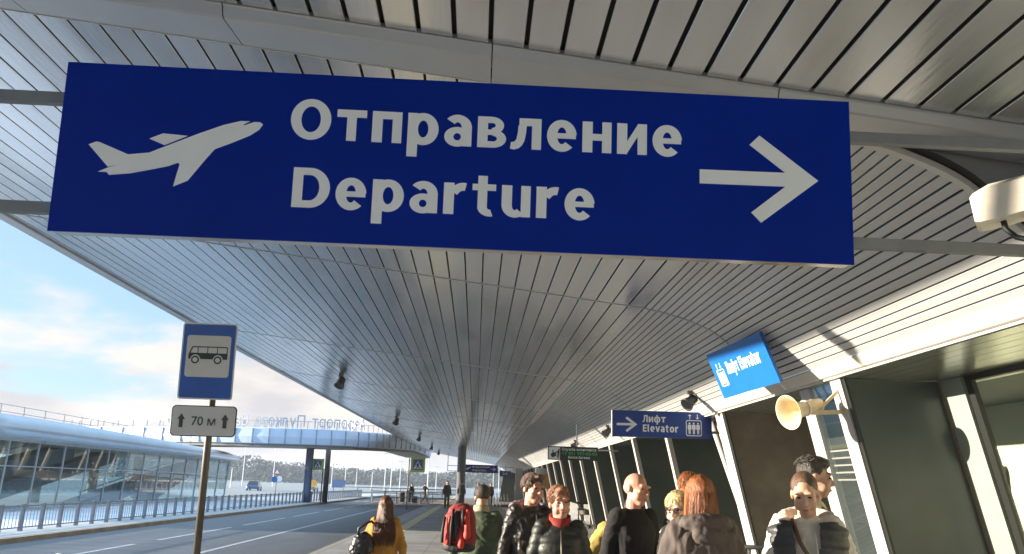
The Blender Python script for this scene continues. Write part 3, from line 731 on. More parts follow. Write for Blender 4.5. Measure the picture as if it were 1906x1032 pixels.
# security camera at the right edge, standing on the support rail
sc_ = thing('security_camera', 'white security camera in a hooded housing by the right end of the sign rails', 'camera', (2.22, 3.15, 2.855))
cdir = Vector((0.80, -0.58, 0.10)).normalized(); cs_ = cdir.cross(Vector((0, 0, 1))).normalized(); cu_ = cs_.cross(cdir)
Mc = Matrix((cdir, -cs_, cu_)).transposed().to_4x4()
hb = MB()
prof = [(-0.20, 0.06), (-0.13, 0.082), (0.30, 0.085), (0.31, 0.0), (-0.20, -0.065)]
hs = []
for sx_, z0, z1 in ((-0.20, -0.07, 0.045), (-0.185, -0.075, 0.06), (-0.12, -0.075, 0.085), (0.26, -0.045, 0.095), (0.30, -0.035, 0.095)):
    hs.append((sx_, z0, z1))
o = 0
for (sx_, z0, z1) in hs:
    for (yy, zz) in ((-0.075, z0), (-0.075, z1 - 0.02), (-0.05, z1), (0.05, z1), (0.075, z1 - 0.02), (0.075, z0)): hb.v.append((sx_, yy, zz))
for j in range(len(hs) - 1):
    for k in range(6): hb.f.append((j * 6 + k, j * 6 + (k + 1) % 6, (j + 1) * 6 + (k + 1) % 6, (j + 1) * 6 + k))
hb.f += [tuple(range(6)), tuple((len(hs) - 1) * 6 + k for k in range(6))]
xf(hb, Mc).build('housing', m_bodywhite, sc_)
xf(MB().b2((0.04, -0.078, -0.02), (0.27, -0.0755, 0.07)), Mc).build('side_window', m_lens, sc_)
xf(MB().b2((0.301, -0.055, -0.02), (0.306, 0.055, 0.07)), Mc).build('front_glass', m_lens, sc_)
xf(MB().b2((-0.02, -0.03, -0.13), (0.08, 0.03, -0.07)).b2((0.0, -0.04, -0.165), (0.36, 0.04, -0.131)), Mc).build('bracket', m_bodywhite, sc_)
xf(MB().b2((0.30, -0.05, -0.60), (0.36, 0.05, -0.166)), Mc).build('stand', m_bodywhite, sc_)
xf(MB().tube([(-0.10, 0.0, -0.06), (-0.10, -0.02, -0.11), (-0.07, -0.04, -0.16), (0.0, -0.05, -0.20), (0.10, -0.05, -0.215), (0.22, -0.045, -0.19), (0.30, -0.03, -0.17)], 0.012, 8), Mc).build('cable', m_rubber, sc_, True)

# ceiling spotlights
def spot(label, x, y, z, group, aim=(0.5, -0.2, -0.8), s=1.0):
    t = thing('ceiling_spotlight', label, 'spotlight', (x, y, z), (0, 0, 0), group)
    MB().b2((-0.06 * s, -0.06 * s, -0.06 * s), (0.06 * s, 0.06 * s, 0.01)).bar((0, 0, -0.06 * s), (0.0, 0, -0.20 * s), 0.04 * s, 0.03 * s).build('mount', m_postgrey, t)
    d = Vector(aim).normalized(); Mq = Matrix.Translation((0, 0, -0.22 * s)) @ d.to_track_quat('Z', 'Y').to_matrix().to_4x4()
    MB().lathe([(0.06 * s, -0.16 * s), (0.10 * s, -0.14 * s), (0.11 * s, 0.0), (0.15 * s, 0.12 * s), (0.15 * s, 0.14 * s), (0.13 * s, 0.13 * s), (0.02 * s, 0.08 * s)], 18, Mq).build('lamp_head', m_black, t, True)
    MB().lathe([(0.125 * s, 0.115 * s), (0.125 * s, 0.122 * s), (0.01, 0.124 * s)], 18, Mq).build('lens', m_lens, t)
for i, (x, y) in enumerate(((-4.57, 9.7), (-4.57, 27.7), (-4.40, 45.7), (-4.4, 64.5), (-4.4, 83.0), (-4.4, 99.0))):
    zz = zpl(x) + lift(x, y)
    lab = ['black spotlight under the canopy, just behind the large departure sign', 'nearest black spotlight hanging near the open canopy edge', 'second black spotlight along the open canopy edge', 'third black spotlight along the canopy edge above the bridge end', 'fourth small spotlight near the far canopy corner', 'farthest tiny spotlight at the canopy corner'][i]
    spot(lab, x, y, zz, 'spotlights along the canopy edge', (-0.2, -0.5, -0.8), 1.15)
for i, (x, y, z) in enumerate(((3.90, 15.2, 3.43), (3.86, 24.8, 3.47), (3.86, 33.1, 3.47))):
    lab = ['spotlight on the sunlit slats between the two lift signs', 'spotlight just left of the dark blue elevator sign', 'spotlight on the fascia above the black assistance sign'][i]
    spot(lab, x - 0.03, y, z, 'spotlights on the sloping slats', (-0.6, -0.3, -0.5), 0.85)
# entrance handrail
hrl = thing('handrail', 'short dark handrail on steel posts in front of the brown panel', 'handrail', (0, 9.7, 0))
MB().tube([(3.0, 0, 1.06), (4.12, 0, 1.06)], 0.026, 10).build('top_bar', m_rubber, hrl, True)
for xx in (3.1, 3.55, 4.0): MB().tube([(xx, 0, 0), (xx, 0, 1.04)], 0.022, 10).build('post', m_inox, hrl, True)
MB().b2((3.12, -0.012, 0.25), (3.53, 0.012, 0.98)).build('infill_panel', m_post_white, hrl)
MB().b2((3.57, -0.012, 0.25), (3.98, 0.012, 0.98)).build('infill_panel', m_post_white, hrl)
#PART2
# ------------------------------------------------------------------ glass hall across the road
m_roof = mat('hall_roof_metal', (0.50, 0.53, 0.58), 0.35, 0.6, 0.08, 0.6)
m_rail = mat('rail_grey', (0.30, 0.32, 0.36), 0.45, 0.5, 0.1)
m_mull = mat('hall_mullion', (0.42, 0.45, 0.47), 0.4, 0.4, 0.05)
m_int = mat('hall_interior', (0.20, 0.21, 0.22), 0.8, 0, 0.30, 0.4)
m_ramp = mat('pale_blue_ramp', (0.42, 0.66, 0.78), 0.5, 0, 0.1, 0.4)
m_intcol = mat('hall_column', (0.40, 0.38, 0.34), 0.6)
hall = thing('glass_hall', 'low glass hall with a rounded grey metal roof across the road', 'building', (-20, 20, 0))
hx0, hx1, hy1 = 0.0, -16.0, 49.5
def lo(z): return -0.10 * (3.0 - z) * 0 + 0.035 * (z)      # facade leans slightly out to the road at the top
rf = MB()
def roofsec(y, k):
    zt = 3.02 + 0.98 * k
    return [(0.30, 3.00), (0.62, 3.02 + 0.10 * k), (0.78, 3.02 + 0.34 * k), (0.62, 3.02 + 0.66 * k), (0.20, 3.02 + 0.90 * k), (-0.6, zt), (-8, zt + 0.1), (-16, zt)]
ysr = [13 + 3 * i for i in range(12)] + [48, 49, 49.7, 50.2, 50.5, 50.6]
for y in ysr:
    k = 1.06 - 0.40 * max(0.0, (y - 20) / 28) ** 1.3 if y < 48 else 0.66 * max(0.04, math.sqrt(max(0, 1 - ((y - 48) / 2.6) ** 2)))
    for (x_, z_) in roofsec(y, k): rf.v.append((x_, y, z_))
for j in range(len(ysr) - 1):
    for q in range(7): rf.f.append((j * 8 + q, j * 8 + q + 1, (j + 1) * 8 + q + 1, (j + 1) * 8 + q))
rf.f.append(tuple(range(8))); rf.f.append(tuple((len(ysr) - 1) * 8 + q for q in range(8)))
rf.build('roof', m_roof, hall, True)
MB().b2((-16, 13, 2.9), (0.28, 49.4, 2.99)).build('ceiling', m_intcol, hall)
for (a, b, za, zb) in ((13, 49.5, 0.0, 1.84), (13, 49.5, 1.88, 2.98)):
    g = MB(); g.add([(lo(za), a, za), (lo(za), b, za), (lo(zb), b, zb), (lo(zb), a, zb)], [(0, 1, 2, 3)]); g.build('glass_wall', m_glass_b, hall)
g = MB(); g.add([(0, 49.52, 0), (-16, 49.52, 0), (-16, 49.52, 2.98), (0.3, 49.52, 2.98)], [(0, 1, 2, 3)]); g.build('end_glass', m_glass_b, hall)
y = 14.5
while y < 49.6:
    ml = MB(); ml.bar((lo(0) + 0.03, y, 0), (lo(2.98) + 0.03, y, 2.98), 0.05, 0.07, (0, 1, 0)); ml.build('mullion', m_mull, hall); y += 2.5
tr_ = MB(); tr_.b2((lo(1.86) - 0.03, 13, 1.84), (lo(1.86) + 0.06, 49.5, 1.88)); tr_.build('transom', m_mull, hall)
tr_ = MB(); tr_.b2((-0.05, 13, -0.16), (0.10, 49.5, 0.06)); tr_.build('plinth', m_mull, hall)
g = MB(); g.add([(-15.9, 13, 0), (-15.9, 49.4, 0), (-15.9, 49.4, 2.9), (-15.9, 13, 2.9)], [(0, 1, 2, 3)]); g.build('rear_glass', m_glass_b, hall)
MB().b2((-15.8, 13, -0.14), (-0.06, 49.4, -0.02)).build('floor', m_verge, hall)
for (ya, za, yb, zb, xx) in ((13.5, 0.6, 27, 2.75, -2.2), (17, -0.2, 35, 2.8, -3.2), (27, -0.3, 45, 2.3, -1.8), (39, 0, 49, 2.6, -2.5)):
    rm = MB(); rm.bar((xx, ya, za), (xx, yb, zb), 0.9, 0.75); rm.build('stair_ramp', m_int, hall)
    hr = MB(); hr.bar((xx + 0.6, ya, za + 0.95), (xx + 0.6, yb, zb + 0.95), 0.05, 0.05); hr.build('stair_rail', m_rail, hall)
for yy in (15, 22, 29, 36, 43):
    MB().lathe([(0.28, 0), (0.28, 2.9)], 14, Matrix.Translation((-4.5, yy, 0))).build('inner_column', m_intcol, hall, True)
rl = MB()
y = 13.0
while y < 47:
    rl.bar((-1.6, y, 3.9), (-1.6, y, 4.62), 0.024, 0.024); y += 2.0
for z in (4.3, 4.62): rl.bar((-1.6, 13, z), (-1.6, 46.5, z - 0.1), 0.022, 0.022)
rl.build('roof_railing', m_rail, hall)

# ------------------------------------------------------------------ skybridge with mirrored roof letters
def path(t):      # smooth bow towards the camera
    P = [(-34, 72), (-26, 68.5), (-19, 65.6), (-13.5, 64.8), (-9.2, 66.3), (-7.5, 74), (-7.2, 95), (-6.4, 118)]
    n = len(P) - 1; t = max(0, min(0.9999, t)) * n; i = int(t); u = t - i
    a = [P[max(0, min(n, i + k))] for k in (-1, 0, 1, 2)]
    f = lambda p0, p1, p2, p3: 0.5 * ((2 * p1) + (-p0 + p2) * u + (2 * p0 - 5 * p1 + 4 * p2 - p3) * u * u + (-p0 + 3 * p1 - 3 * p2 + p3) * u ** 3)
    return Vector((f(*[q[0] for q in a]), f(*[q[1] for q in a]), 0))
TT = [k / 90 for k in range(91)]
PP = [path(t) for t in TT]
bridge = thing('skybridge', 'curved pale blue enclosed footbridge crossing high above the road', 'footbridge', (0, 0, 0))
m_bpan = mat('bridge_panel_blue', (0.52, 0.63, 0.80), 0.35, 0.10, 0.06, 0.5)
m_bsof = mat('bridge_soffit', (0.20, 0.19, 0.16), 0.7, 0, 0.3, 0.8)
def zz(p, z):
    k = max(0.0, min(1.0, (p.y - 67) / 30)) if p.x > -12 else 0.0
    return z + k * (1.0 + 0.4 * (z - 4.02) / 1.4)
def strip(sec, close=True):
    mb = MB(); n = len(sec)
    for i, p in enumerate(PP):
        d = (PP[min(i + 1, 90)] - PP[max(i - 1, 0)]).normalized(); nrm = Vector((d.y, -d.x, 0))
        for (o_, z) in sec: mb.v.append(tuple(p + nrm * o_ + Vector((0, 0, zz(p, z)))))
    for i in range(90):
        for k in range(n if close else n - 1): mb.f.append((i * n + k, i * n + (k + 1) % n, (i + 1) * n + (k + 1) % n, (i + 1) * n + k))
    if close: mb.f += [tuple(range(n)), tuple(90 * n + k for k in range(n))]
    return mb
strip([(0.0, 4.20), (0.10, 4.25), (0.16, 4.75), (0.10, 5.38), (0.0, 5.42), (-3.4, 5.42), (-3.5, 4.8), (-3.4, 4.22)]).build('enclosure', m_bpan, bridge)
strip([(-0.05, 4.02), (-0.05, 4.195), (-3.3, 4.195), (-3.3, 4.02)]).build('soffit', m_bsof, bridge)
for i in range(3, 90, 3):
    pj = MB()
    p = PP[i]; d = (PP[i + 1] - PP[i - 1]).normalized(); nrm = Vector((d.y, -d.x, 0))
    q = p + nrm * 0.15; pj.bar((q.x, q.y, zz(p, 4.28)), (q.x, q.y, zz(p, 5.36)), 0.05, 0.10, (nrm.x, nrm.y, 0))
    pj.build('panel_joint', m_rail, bridge)
hr = strip([(-0.2, 5.95), (-0.2, 5.98), (-0.25, 5.98), (-0.25, 5.95)])
for i in range(0, 91, 2):
    p = PP[i]; hr.bar((p.x, p.y + 0.22, zz(p, 5.42)), (p.x, p.y + 0.22, zz(p, 5.96)), 0.04, 0.04)
hr.build('handrail', m_rail, bridge)
m_colblue = mat('column_blue', (0.06, 0.085, 0.16), 0.5, 0, 0.1)
m_coldark = mat('column_dark', (0.030, 0.028, 0.026), 0.5, 0, 0.1)
bc = MB(); bc.lathe([(0.34, -0.1), (0.34, 0.8), (0.29, 0.85), (0.29, 4.1)], 20, Matrix.Translation((-12.85, 66.3, 0))); bc.build('column', m_colblue, bridge, True)
bc = MB(); bc.lathe([(0.21, -0.1), (0.21, 4.1)], 18, Matrix.Translation((-11.95, 69.2, 0))); bc.build('column', m_coldark, bridge, True)
# letters face the far side, so they read mirrored from here
m_let = mat('letter_grey', (0.52, 0.54, 0.60), 0.5, 0.1, 0.08)
lets = thing('roof_lettering', 'row of grey standing letters seen from behind on top of the footbridge', 'lettering', (0, 0, 0))
text = 'Аэропорт Пулково Санкт-Петербург'
# arc-length table from the right end leftwards
acc = [0.0]
for a, b in zip(PP, PP[1:]): acc.append(acc[-1] + (b - a).length)
def at_len(s):
    for i in range(90):
        if acc[i + 1] >= s:
            u = (s - acc[i]) / (acc[i + 1] - acc[i]); return PP[i].lerp(PP[i + 1], u), (PP[i + 1] - PP[i]).normalized()
    return PP[-1], Vector((1, 0, 0))
# start where x is -7.3
s0 = next(acc[i] for i in range(91) if PP[i].x > -8.95)
lw = {'П': .66, 'С': .62, 'А': .74, '-': .36, 'ц': .6, ' ': .42}
pos = s0
m_frame = MB()
for ch in text:
    w = lw.get(ch, 0.52) * 1.05
    if ch == ' ': pos -= w; continue
    c_, d_ = at_len(pos - w / 2)
    cap = 0.86
    mb = text_mb(ch, -w * 0.42, w * 0.42, 0, cap, -0.05, 0.05, 0.0)
    mm = Matrix.Translation(c_ + Vector((0, 0.15, 5.56))) @ Matrix.Rotation(math.atan2(d_.y, d_.x) + math.pi, 4, 'Z')
    if mb.v: xf(mb, mm); mb.build('letter', m_let, lets)
    m_frame.bar(tuple(c_ + Vector((0, 0.2, 5.42))), tuple(c_ + Vector((0, 0.2, 5.95))), 0.03, 0.03)
    pos -= w
m_frame.build('letter_frame', m_rail, lets)

# ------------------------------------------------------------------ roadside fence across the road
m_fp = mat('fence_grey', (0.27, 0.28, 0.31), 0.5, 0.3, 0.12)
m_fb = mat('fence_bar', (0.34, 0.36, 0.40), 0.5, 0.3, 0.1)
fence = thing('roadside_fence', 'low grey metal fence of posts and bars along the far kerb', 'fence', (-13.0, 14.0, -0.012))
y = 0.0; k = 0
while y < 86 and k < 80:
    MB().b2((-0.05, y - 0.055, 0), (0.05, y + 0.055, 0.76)).build('post', m_fp, fence); y += 1.15; k += 1
for z in (0.10, 0.70): MB().b2((-0.02, 0.0, z - 0.018), (0.02, y - 1.15, z + 0.018)).build('rail', m_fp, fence)
br = MB()
yy = 0.19
while yy < y - 1.2:
    br.b2((-0.008, yy - 0.008, 0.11), (0.008, yy + 0.008, 0.69)); yy += 0.19
tag(br.build('bars', m_fb, fence), kind='stuff')
mp_ = thing('marker_post', 'short white marker post top at the bottom of the road by the bus sign', 'post', (-5.95, 12.9, -0.15))
MB().lathe([(0.10, 0), (0.10, 0.03), (0.07, 0.05), (0.065, 0.62), (0.06, 0.66), (0.02, 0.67)], 14).build('shaft', m_bodywhite, mp_, True)

# crossing signs
m_yel = mat('fluorescent_yellow', (0.62, 0.62, 0.03), 0.5, 0, 0.05)
m_cblue = mat('crossing_blue', (0.01, 0.10, 0.36), 0.4)
def crossing(label, x, y, px, s=1.0, zc=3.05):
    t = thing('crossing_sign', label, 'road sign', (x, y, -0.15), (0, 0, 0), 'pedestrian crossing signs')
    MB().tube([(px, 0.05, 0), (px, 0.05, zc + 0.45)], 0.045, 10).build('pole', m_postgrey, t)
    MB().box((px / 2, 0.06, zc + 0.25), (abs(px) + 0.1, 0.04, 0.04)).build('arm', m_postgrey, t)
    MB().b2((-0.5 * s, 0, zc - 0.5 * s), (0.5 * s, 0.03, zc + 0.5 * s)).build('yellow_board', m_yel, t)
    MB().b2((-0.34 * s, -0.004, zc - 0.36 * s), (0.34 * s, -0.001, zc + 0.36 * s)).build('blue_field', m_cblue, t)
    MB().poly([(-0.30 * s, zc - 0.28 * s), (0.30 * s, zc - 0.28 * s), (0, zc + 0.28 * s)], -0.008, -0.005).build('white_triangle', m_white, t)
    w = MB(); c = zc
    w.poly([(0.04 * math.cos(a) * s, c + (0.13 + 0.04 * math.sin(a)) * s) for a in [q * math.pi / 5 for q in range(10)]], -0.012, -0.009)
    w.poly([(-0.04 * s, c + 0.08 * s), (0.05 * s, c + 0.08 * s), (0.06 * s, c - 0.08 * s), (0.14 * s, c - 0.24 * s), (0.09 * s, c - 0.26 * s), (0.0, c - 0.10 * s), (-0.10 * s, c - 0.26 * s), (-0.15 * s, c - 0.24 * s), (-0.04 * s, c - 0.06 * s), (-0.10 * s, c - 0.04 * s), (-0.12 * s, c - 0.01 * s)], -0.0125, -0.009)
    w.build('walking_figure', m_black, t)
crossing('bright yellow bordered crossing sign on an arm beside the kerb near the canopy end', -4.08, 60.0, -0.62)
crossing('shaded yellow bordered crossing sign between the two footbridge columns', -12.35, 67.2, 0.42, 0.86, 3.0)

# far road signs, boards and lamp posts
m_red = mat('sign_red', (0.55, 0.03, 0.03), 0.5)
m_board = mat('board_blue', (0.14, 0.20, 0.38), 0.5)
def at_px(px, Y): return (px - 883) / 1550 * Y
t = thing('warning_sign', 'red edged triangle above round signs on a post behind the fence', 'road sign', (at_px(527, 110), 110, -0.17))
MB().tube([(0, 0.05, 0), (0, 0.05, 3.0)], 0.05, 8).build('pole', m_postgrey, t)
MB().poly([(-0.5, 2.4), (0.5, 2.4), (0, 3.2)], 0, 0.03).build('red_triangle', m_red, t)
MB().poly([(-0.32, 2.48), (0.32, 2.48), (0, 3.0)], -0.006, -0.002).build('white_field', m_white, t)
MB().poly([(0.36 * math.cos(a * math.pi / 10) + 0.35, 1.85 + 0.36 * math.sin(a * math.pi / 10)) for a in range(20)], 0, 0.03).build('round_plate', m_white, t)
MB().poly([(0.38 * math.cos(a * math.pi / 10) - 0.25, 1.75 + 0.38 * math.sin(a * math.pi / 10)) for a in range(20)], -0.04, -0.01).build('blue_plate', m_cblue, t)
t = thing('plate_sign', 'plain white square plate on a post right of the blue footbridge column', 'road sign', (at_px(580, 100), 100, -0.17))
MB().tube([(0, 0.05, 0), (0, 0.05, 2.2)], 0.04, 8).build('pole', m_postgrey, t)
MB().b2((-0.28, 0, 1.6), (0.28, 0.03, 2.5)).build('plate', m_white, t)
t = thing('orange_sign', 'round orange sign on a pole between the footbridge columns', 'road sign', (at_px(593, 105), 105, -0.17))
MB().tube([(0, 0.05, 0), (0, 0.05, 1.4)], 0.04, 8).build('pole', m_postgrey, t)
MB().poly([(0.42 * math.cos(a * math.pi / 10), 1.45 + 0.42 * math.sin(a * math.pi / 10)) for a in range(20)], 0, 0.03).build('plate', mat('orange_plate', (0.75, 0.36, 0.05), 0.5), t)
t = thing('blue_board', 'wide pale blue information board on two legs beyond the road end', 'board', (at_px(638, 140), 140, -0.17))
MB().b2((-1.05, 0, 0.75), (1.05, 0.06, 1.95)).build('panel', m_board, t)
for xx in (-0.8, 0.8): MB().b2((xx - 0.05, 0.061, 0), (xx + 0.05, 0.12, 1.9)).build('leg', m_postgrey, t)
m_lamp = mat('lamp_post_white', (0.62, 0.63, 0.63), 0.5, 0.3)
proto = None
lamps = [(467, 200, 11), (521, 210, 11.5), (625, 230, 6.4), (649, 225, 6.4), (669, 240, 5.4), (720, 190, 8.0), (731, 175, 7.6), (747, 200, 6.6), (797, 150, 7.2), (447, 160, 3.6), (697, 210, 4.2), (812, 220, 6.0), (925, 260, 7.5), (915, 300, 7.5)]
sides = ['tall white lamp post nearest the glass hall corner', 'tall white lamp post left of the warning sign', 'short lamp post at the left edge of the blue board', 'short lamp post at the right edge of the blue board', 'low lamp post right of the blue board', 'white lamp post left of a close group of three beyond the road end', 'middle lamp post of the group beyond the road end', 'right lamp post of the group beyond the road end', 'white lamp post right of the bright crossing sign', 'small low lamp beside the glass hall corner', 'low lamp post behind the end barrier', 'lamp post left of the round canopy column', 'lamp post seen under the far departure sign', 'lamp post just left of the far departure sign centre']
for (px, Y, h), lab in zip(lamps, sides):
    t = thing('lamp_post', lab, 'lamp post', (at_px(px, Y), Y, -0.17), (0, 0, 0), 'white lamp posts beyond the road')
    MB().tube([(0, 0, 0), (0, 0, h)], [0.12, 0.07], 8).build('pole', m_lamp, t)
    MB().bar((-0.55, 0, h), (0.55, 0, h + 0.05), 0.12, 0.10).build('lamp_arm', m_lamp, t)

# parked cars far behind the fence
def car(label, px, Y, rz, col):
    t = thing('parked_car', label, 'car', (at_px(px, Y), Y, -0.17), (0, 0, rz), 'cars parked beyond the fence')
    m = mat('car_paint_%d' % int(col[0] * 1000 + col[2] * 10), col, 0.25, 0.2, 0.03, coat=0.6)
    b = MB()
    secs = [(-2.15, 0.35, 0.62, 0.74), (-2.05, 0.28, 0.86, 0.84), (-1.2, 0.24, 0.94, 0.88), (0.9, 0.24, 0.93, 0.88), (1.9, 0.27, 0.78, 0.84), (2.15, 0.35, 0.60, 0.72)]
    for (y_, z0, z1, w) in secs:
        for (xx, zz) in ((-w, z0), (-w, (z0 + z1) / 2), (-w * 0.94, z1), (w * 0.94, z1), (w, (z0 + z1) / 2), (w, z0)): b.v.append((xx, y_, zz))
    for j in range(5):
        for k in range(6): b.f.append((j * 6 + k, j * 6 + (k + 1) % 6, (j + 1) * 6 + (k + 1) % 6, (j + 1) * 6 + k))
    b.f += [tuple(range(6)), tuple(30 + k for k in range(6))]
    b.build('body', m, t)
    c = MB()
    for (y_, z, w) in ((-1.7, 0.93, 0.80), (-1.1, 1.42, 0.62), (0.2, 1.46, 0.62), (1.05, 0.93, 0.80)):
        c.v += [(-w, y_, z), (w, y_, z)]
    c.f += [(0, 1, 3, 2), (2, 3, 5, 4), (4, 5, 7, 6), (0, 2, 4, 6), (1, 7, 5, 3)]
    c.build('cabin', m_lens, t)
    r_ = MB(); r_.add([(-0.60, -1.05, 1.44), (0.60, -1.05, 1.44), (0.60, 0.15, 1.48), (-0.60, 0.15, 1.48)], [(0, 1, 2, 3)]); r_.build('roof', m, t)
    for sx in (-1, 1):
        for y_ in (-1.35, 1.35):
            MB().lathe([(0.12, -0.1), (0.32, -0.1), (0.32, 0.1), (0.12, 0.1)], 14, Matrix.Translation((sx * 0.80, y_, 0.32)) @ Matrix.Rotation(math.pi / 2, 4, 'Y')).build('wheel', m_rubber, t)
        MB().b2((sx * 0.72 - 0.12, -2.12, 0.62), (sx * 0.72 + 0.12, -2.04, 0.76)).build('tail_light', m_red, t)
car('blue car parked beyond the fence right of the glass hall', 489, 133, 0.1, (0.03, 0.10, 0.24))

car('grey car parked between the footbridge columns', 590, 145, 0.0, (0.25, 0.26, 0.28))


# barrier across the road end with bins and carts behind it
m_bar = mat('barrier_grey', (0.28, 0.31, 0.36), 0.5, 0.3, 0.1)
bar_ = thing('end_barrier', 'grey pipe barrier across the far end of the road', 'barrier', (0, 76, -0.15))
for xx in [-9.0 + k * 1.05 for k in range(7)]: MB().tube([(xx, 0, 0), (xx, 0, 1.05)], 0.045, 8).build('post', m_bar, bar_)
for z in (0.55, 1.03): MB().tube([(-9.0, 0, z), (-2.7, 0, z)], 0.04, 8).build('rail', m_bar, bar_)
wf = thing('white_fence', 'white slatted fence beyond the road end left of the round column', 'fence', (0, 92, -0.15))
for xx in [-14.0 + k * 1.5 for k in range(9)]: MB().b2((xx - 0.05, -0.05, 0), (xx + 0.05, 0.05, 1.25)).build('post', m_post_white, wf)
for z in (0.2, 0.7, 1.2): MB().b2((-14.0, 0.051, z - 0.05), (-2.0, 0.08, z + 0.05)).build('rail', m_post_white, wf)
def cart(t, s=1.0, m=None):
    m = m or m_inox
    f = MB(); f.b2((-0.26, -0.42, 0.16), (0.26, 0.42, 0.20)); f.build('deck', m, t)
    for sx in (-1, 1):
        MB().tube([(sx * 0.27, 0.42, 0.18), (sx * 0.27, 0.46, 0.55), (sx * 0.27, 0.52, 1.0)], 0.018, 8).build('upright', m, t)
        MB().lathe([(0.02, -0.025), (0.075, -0.025), (0.075, 0.025), (0.02, 0.025)], 12, Matrix.Translation((sx * 0.24, 0.36, 0.078)) @ Matrix.Rotation(math.pi / 2, 4, 'Y')).build('wheel', m_rubber, t)
    MB().lathe([(0.02, -0.025), (0.075, -0.025), (0.075, 0.025), (0.02, 0.025)], 12, Matrix.Translation((0, -0.34, 0.078)) @ Matrix.Rotation(math.pi / 2, 4, 'Y')).build('wheel', m_rubber, t)
    MB().tube([(-0.29, 0.52, 1.0), (0.29, 0.52, 1.0)], 0.024, 10).build('handle', m_rubber, t)
    b = MB()
    for z in (0.55, 0.74): b.tube([(-0.26, 0.46 + (z - 0.55) * 0.14, z), (0.26, 0.46 + (z - 0.55) * 0.14, z)], 0.014, 6)
    b.b2((-0.22, 0.40, 0.56), (0.22, 0.44, 0.72)); b.build('basket', m, t)
def new_cart(label, loc, rz, group):
    t = thing('luggage_cart', label, 'luggage cart', loc, (0, 0, rz), group); cart(t); return t
c0 = new_cart('end cart of the nested row by the terminal wall, nearest the couple', (4.75, 36.5, 0), R(8), 'nested luggage carts by the terminal wall')
nth = ['first', 'second', 'third', 'fourth', 'fifth', 'sixth', 'seventh', 'eighth']
for k in range(1, 15):
    c = copy_tree(c0); c.location = (4.75 + 0.02 * k, 36.5 + 0.42 * k, 0)
    c['label'] = 'luggage cart nested inside the row by the terminal wall'
    if k == 14: c['label'] = 'farthest cart of the nested row by the terminal wall'
for k in range(5):
    c = copy_tree(c0); c.location = (2.0 + 0.28 * k, 70 + 0.12 * k, 0); c.rotation_euler = (0, 0, R(80)); c['group'] = 'luggage carts by the white pillar'
    c['label'] = 'luggage cart in the short row left of the white pillar'
    if k == 0: c['label'] = 'left end cart of the short row by the white pillar'
for k, (px, Y, h, lab) in enumerate(((752, 82, 0.95, 'dark waste bin left of the three behind the end barrier'), (763, 83, 1.1, 'tall dark waste bin in the middle behind the end barrier'), (775, 82, 0.6, 'low dark waste bin nearest the pavement behind the end barrier'))):
    t = thing('waste_bin', lab, 'bin', (at_px(px, Y), Y, -0.15), (0, 0, 0), 'waste bins behind the barrier')
    MB().loft([(0, 0, 0, 0.26, 0.26), (h * 0.9, 0, 0, 0.30, 0.30)], 16).build('bin_body', m_black, t)
    MB().loft([(h * 0.901, 0, 0, 0.32, 0.32), (h, 0, 0, 0.22, 0.22)], 16).build('bin_lid', m_fp, t)

# ------------------------------------------------------------------ far wood
m_leaf = mat('wood_leaves', (0.026, 0.040, 0.028), 0.8, 0, 0.0, 0.03, col2=(0.055, 0.056, 0.038))
wd = MB(); rw_ = random.Random(3)
for i in range(900):
    Y = rw_.uniform(430, 640); X = rw_.uniform(-0.42, 0.16) * Y
    h = rw_.uniform(7.0, 10.5) * (Y / 500) + (3.0 if X / Y < -0.25 else 0) + 1.6 * math.sin(X / 31.0) + 1.0 * math.sin(X / 11.0)
    rx = h * rw_.uniform(0.24, 0.36)
    for q in range(34):
        a = rw_.uniform(0, 2 * math.pi); zz = rw_.uniform(0.06, 1.0); rr = rx * math.sqrt(max(0.03, 1 - (zz * 1.02 - 0.15) ** 2)) * rw_.uniform(0.45, 1.0)
        c = Vector((X + rr * math.cos(a), Y + rr * math.sin(a), zz * h - 0.2)); sz = rw_.uniform(0.45, 1.15)
        u = Vector((rw_.gauss(0, 1), rw_.gauss(0, 1), rw_.gauss(0, 1))).normalized(); w = u.orthogonal().normalized()
        wd.add([c + u * sz, c + w * sz * 0.8, c - u * sz, c - w * sz * 0.8], [(0, 1, 2, 3)])
tag(wd.build('far_wood', m_leaf), kind='stuff')
hb2 = MB()
for k in range(201):
    X = -1500 + 15 * k; z = 9.5 + 2.2 * mnoise.noise(Vector((X * 0.006, 0, 0))) + 1.3 * mnoise.noise(Vector((X * 0.05, 3, 0))); hb2.v += [(X, 655, -0.17), (X, 662, z), (X, 1500, z + 4)]
for k in range(200):
    o = 3 * k; hb2.f += [(o, o + 3, o + 4, o + 1), (o + 1, o + 4, o + 5, o + 2)]
tag(hb2.build('hills', m_leaf), kind='structure')
#PART3
# ------------------------------------------------------------------ people
def fuse(mb, name, m, parent, voxel, disp=None, smooth_it=3):
    me = mb.mesh('tmp'); o = bpy.data.objects.new('tmp', me); COL.objects.link(o)
    r = o.modifiers.new('r', 'REMESH'); r.mode = 'VOXEL'; r.voxel_size = voxel
    sm_ = o.modifiers.new('s', 'SMOOTH'); sm_.iterations = smooth_it; sm_.factor = 0.5
    bpy.context.view_layer.update()
    ev = o.evaluated_get(bpy.context.evaluated_depsgraph_get())
    nm = bpy.data.meshes.new_from_object(ev); nm.name = name
    bpy.data.objects.remove(o); bpy.data.meshes.remove(me)
    if disp:
        ns = [v.normal.copy() for v in nm.vertices]
        for v, n_ in zip(nm.vertices, ns): v.co = v.co + n_ * disp(v.co, n_)
    nm.materials.clear(); nm.materials.append(m)
    nm.polygons.foreach_set('use_smooth', [True] * len(nm.polygons)); nm.update()
    ob = bpy.data.objects.new(name, nm); COL.objects.link(ob); ob.parent = parent
    return ob
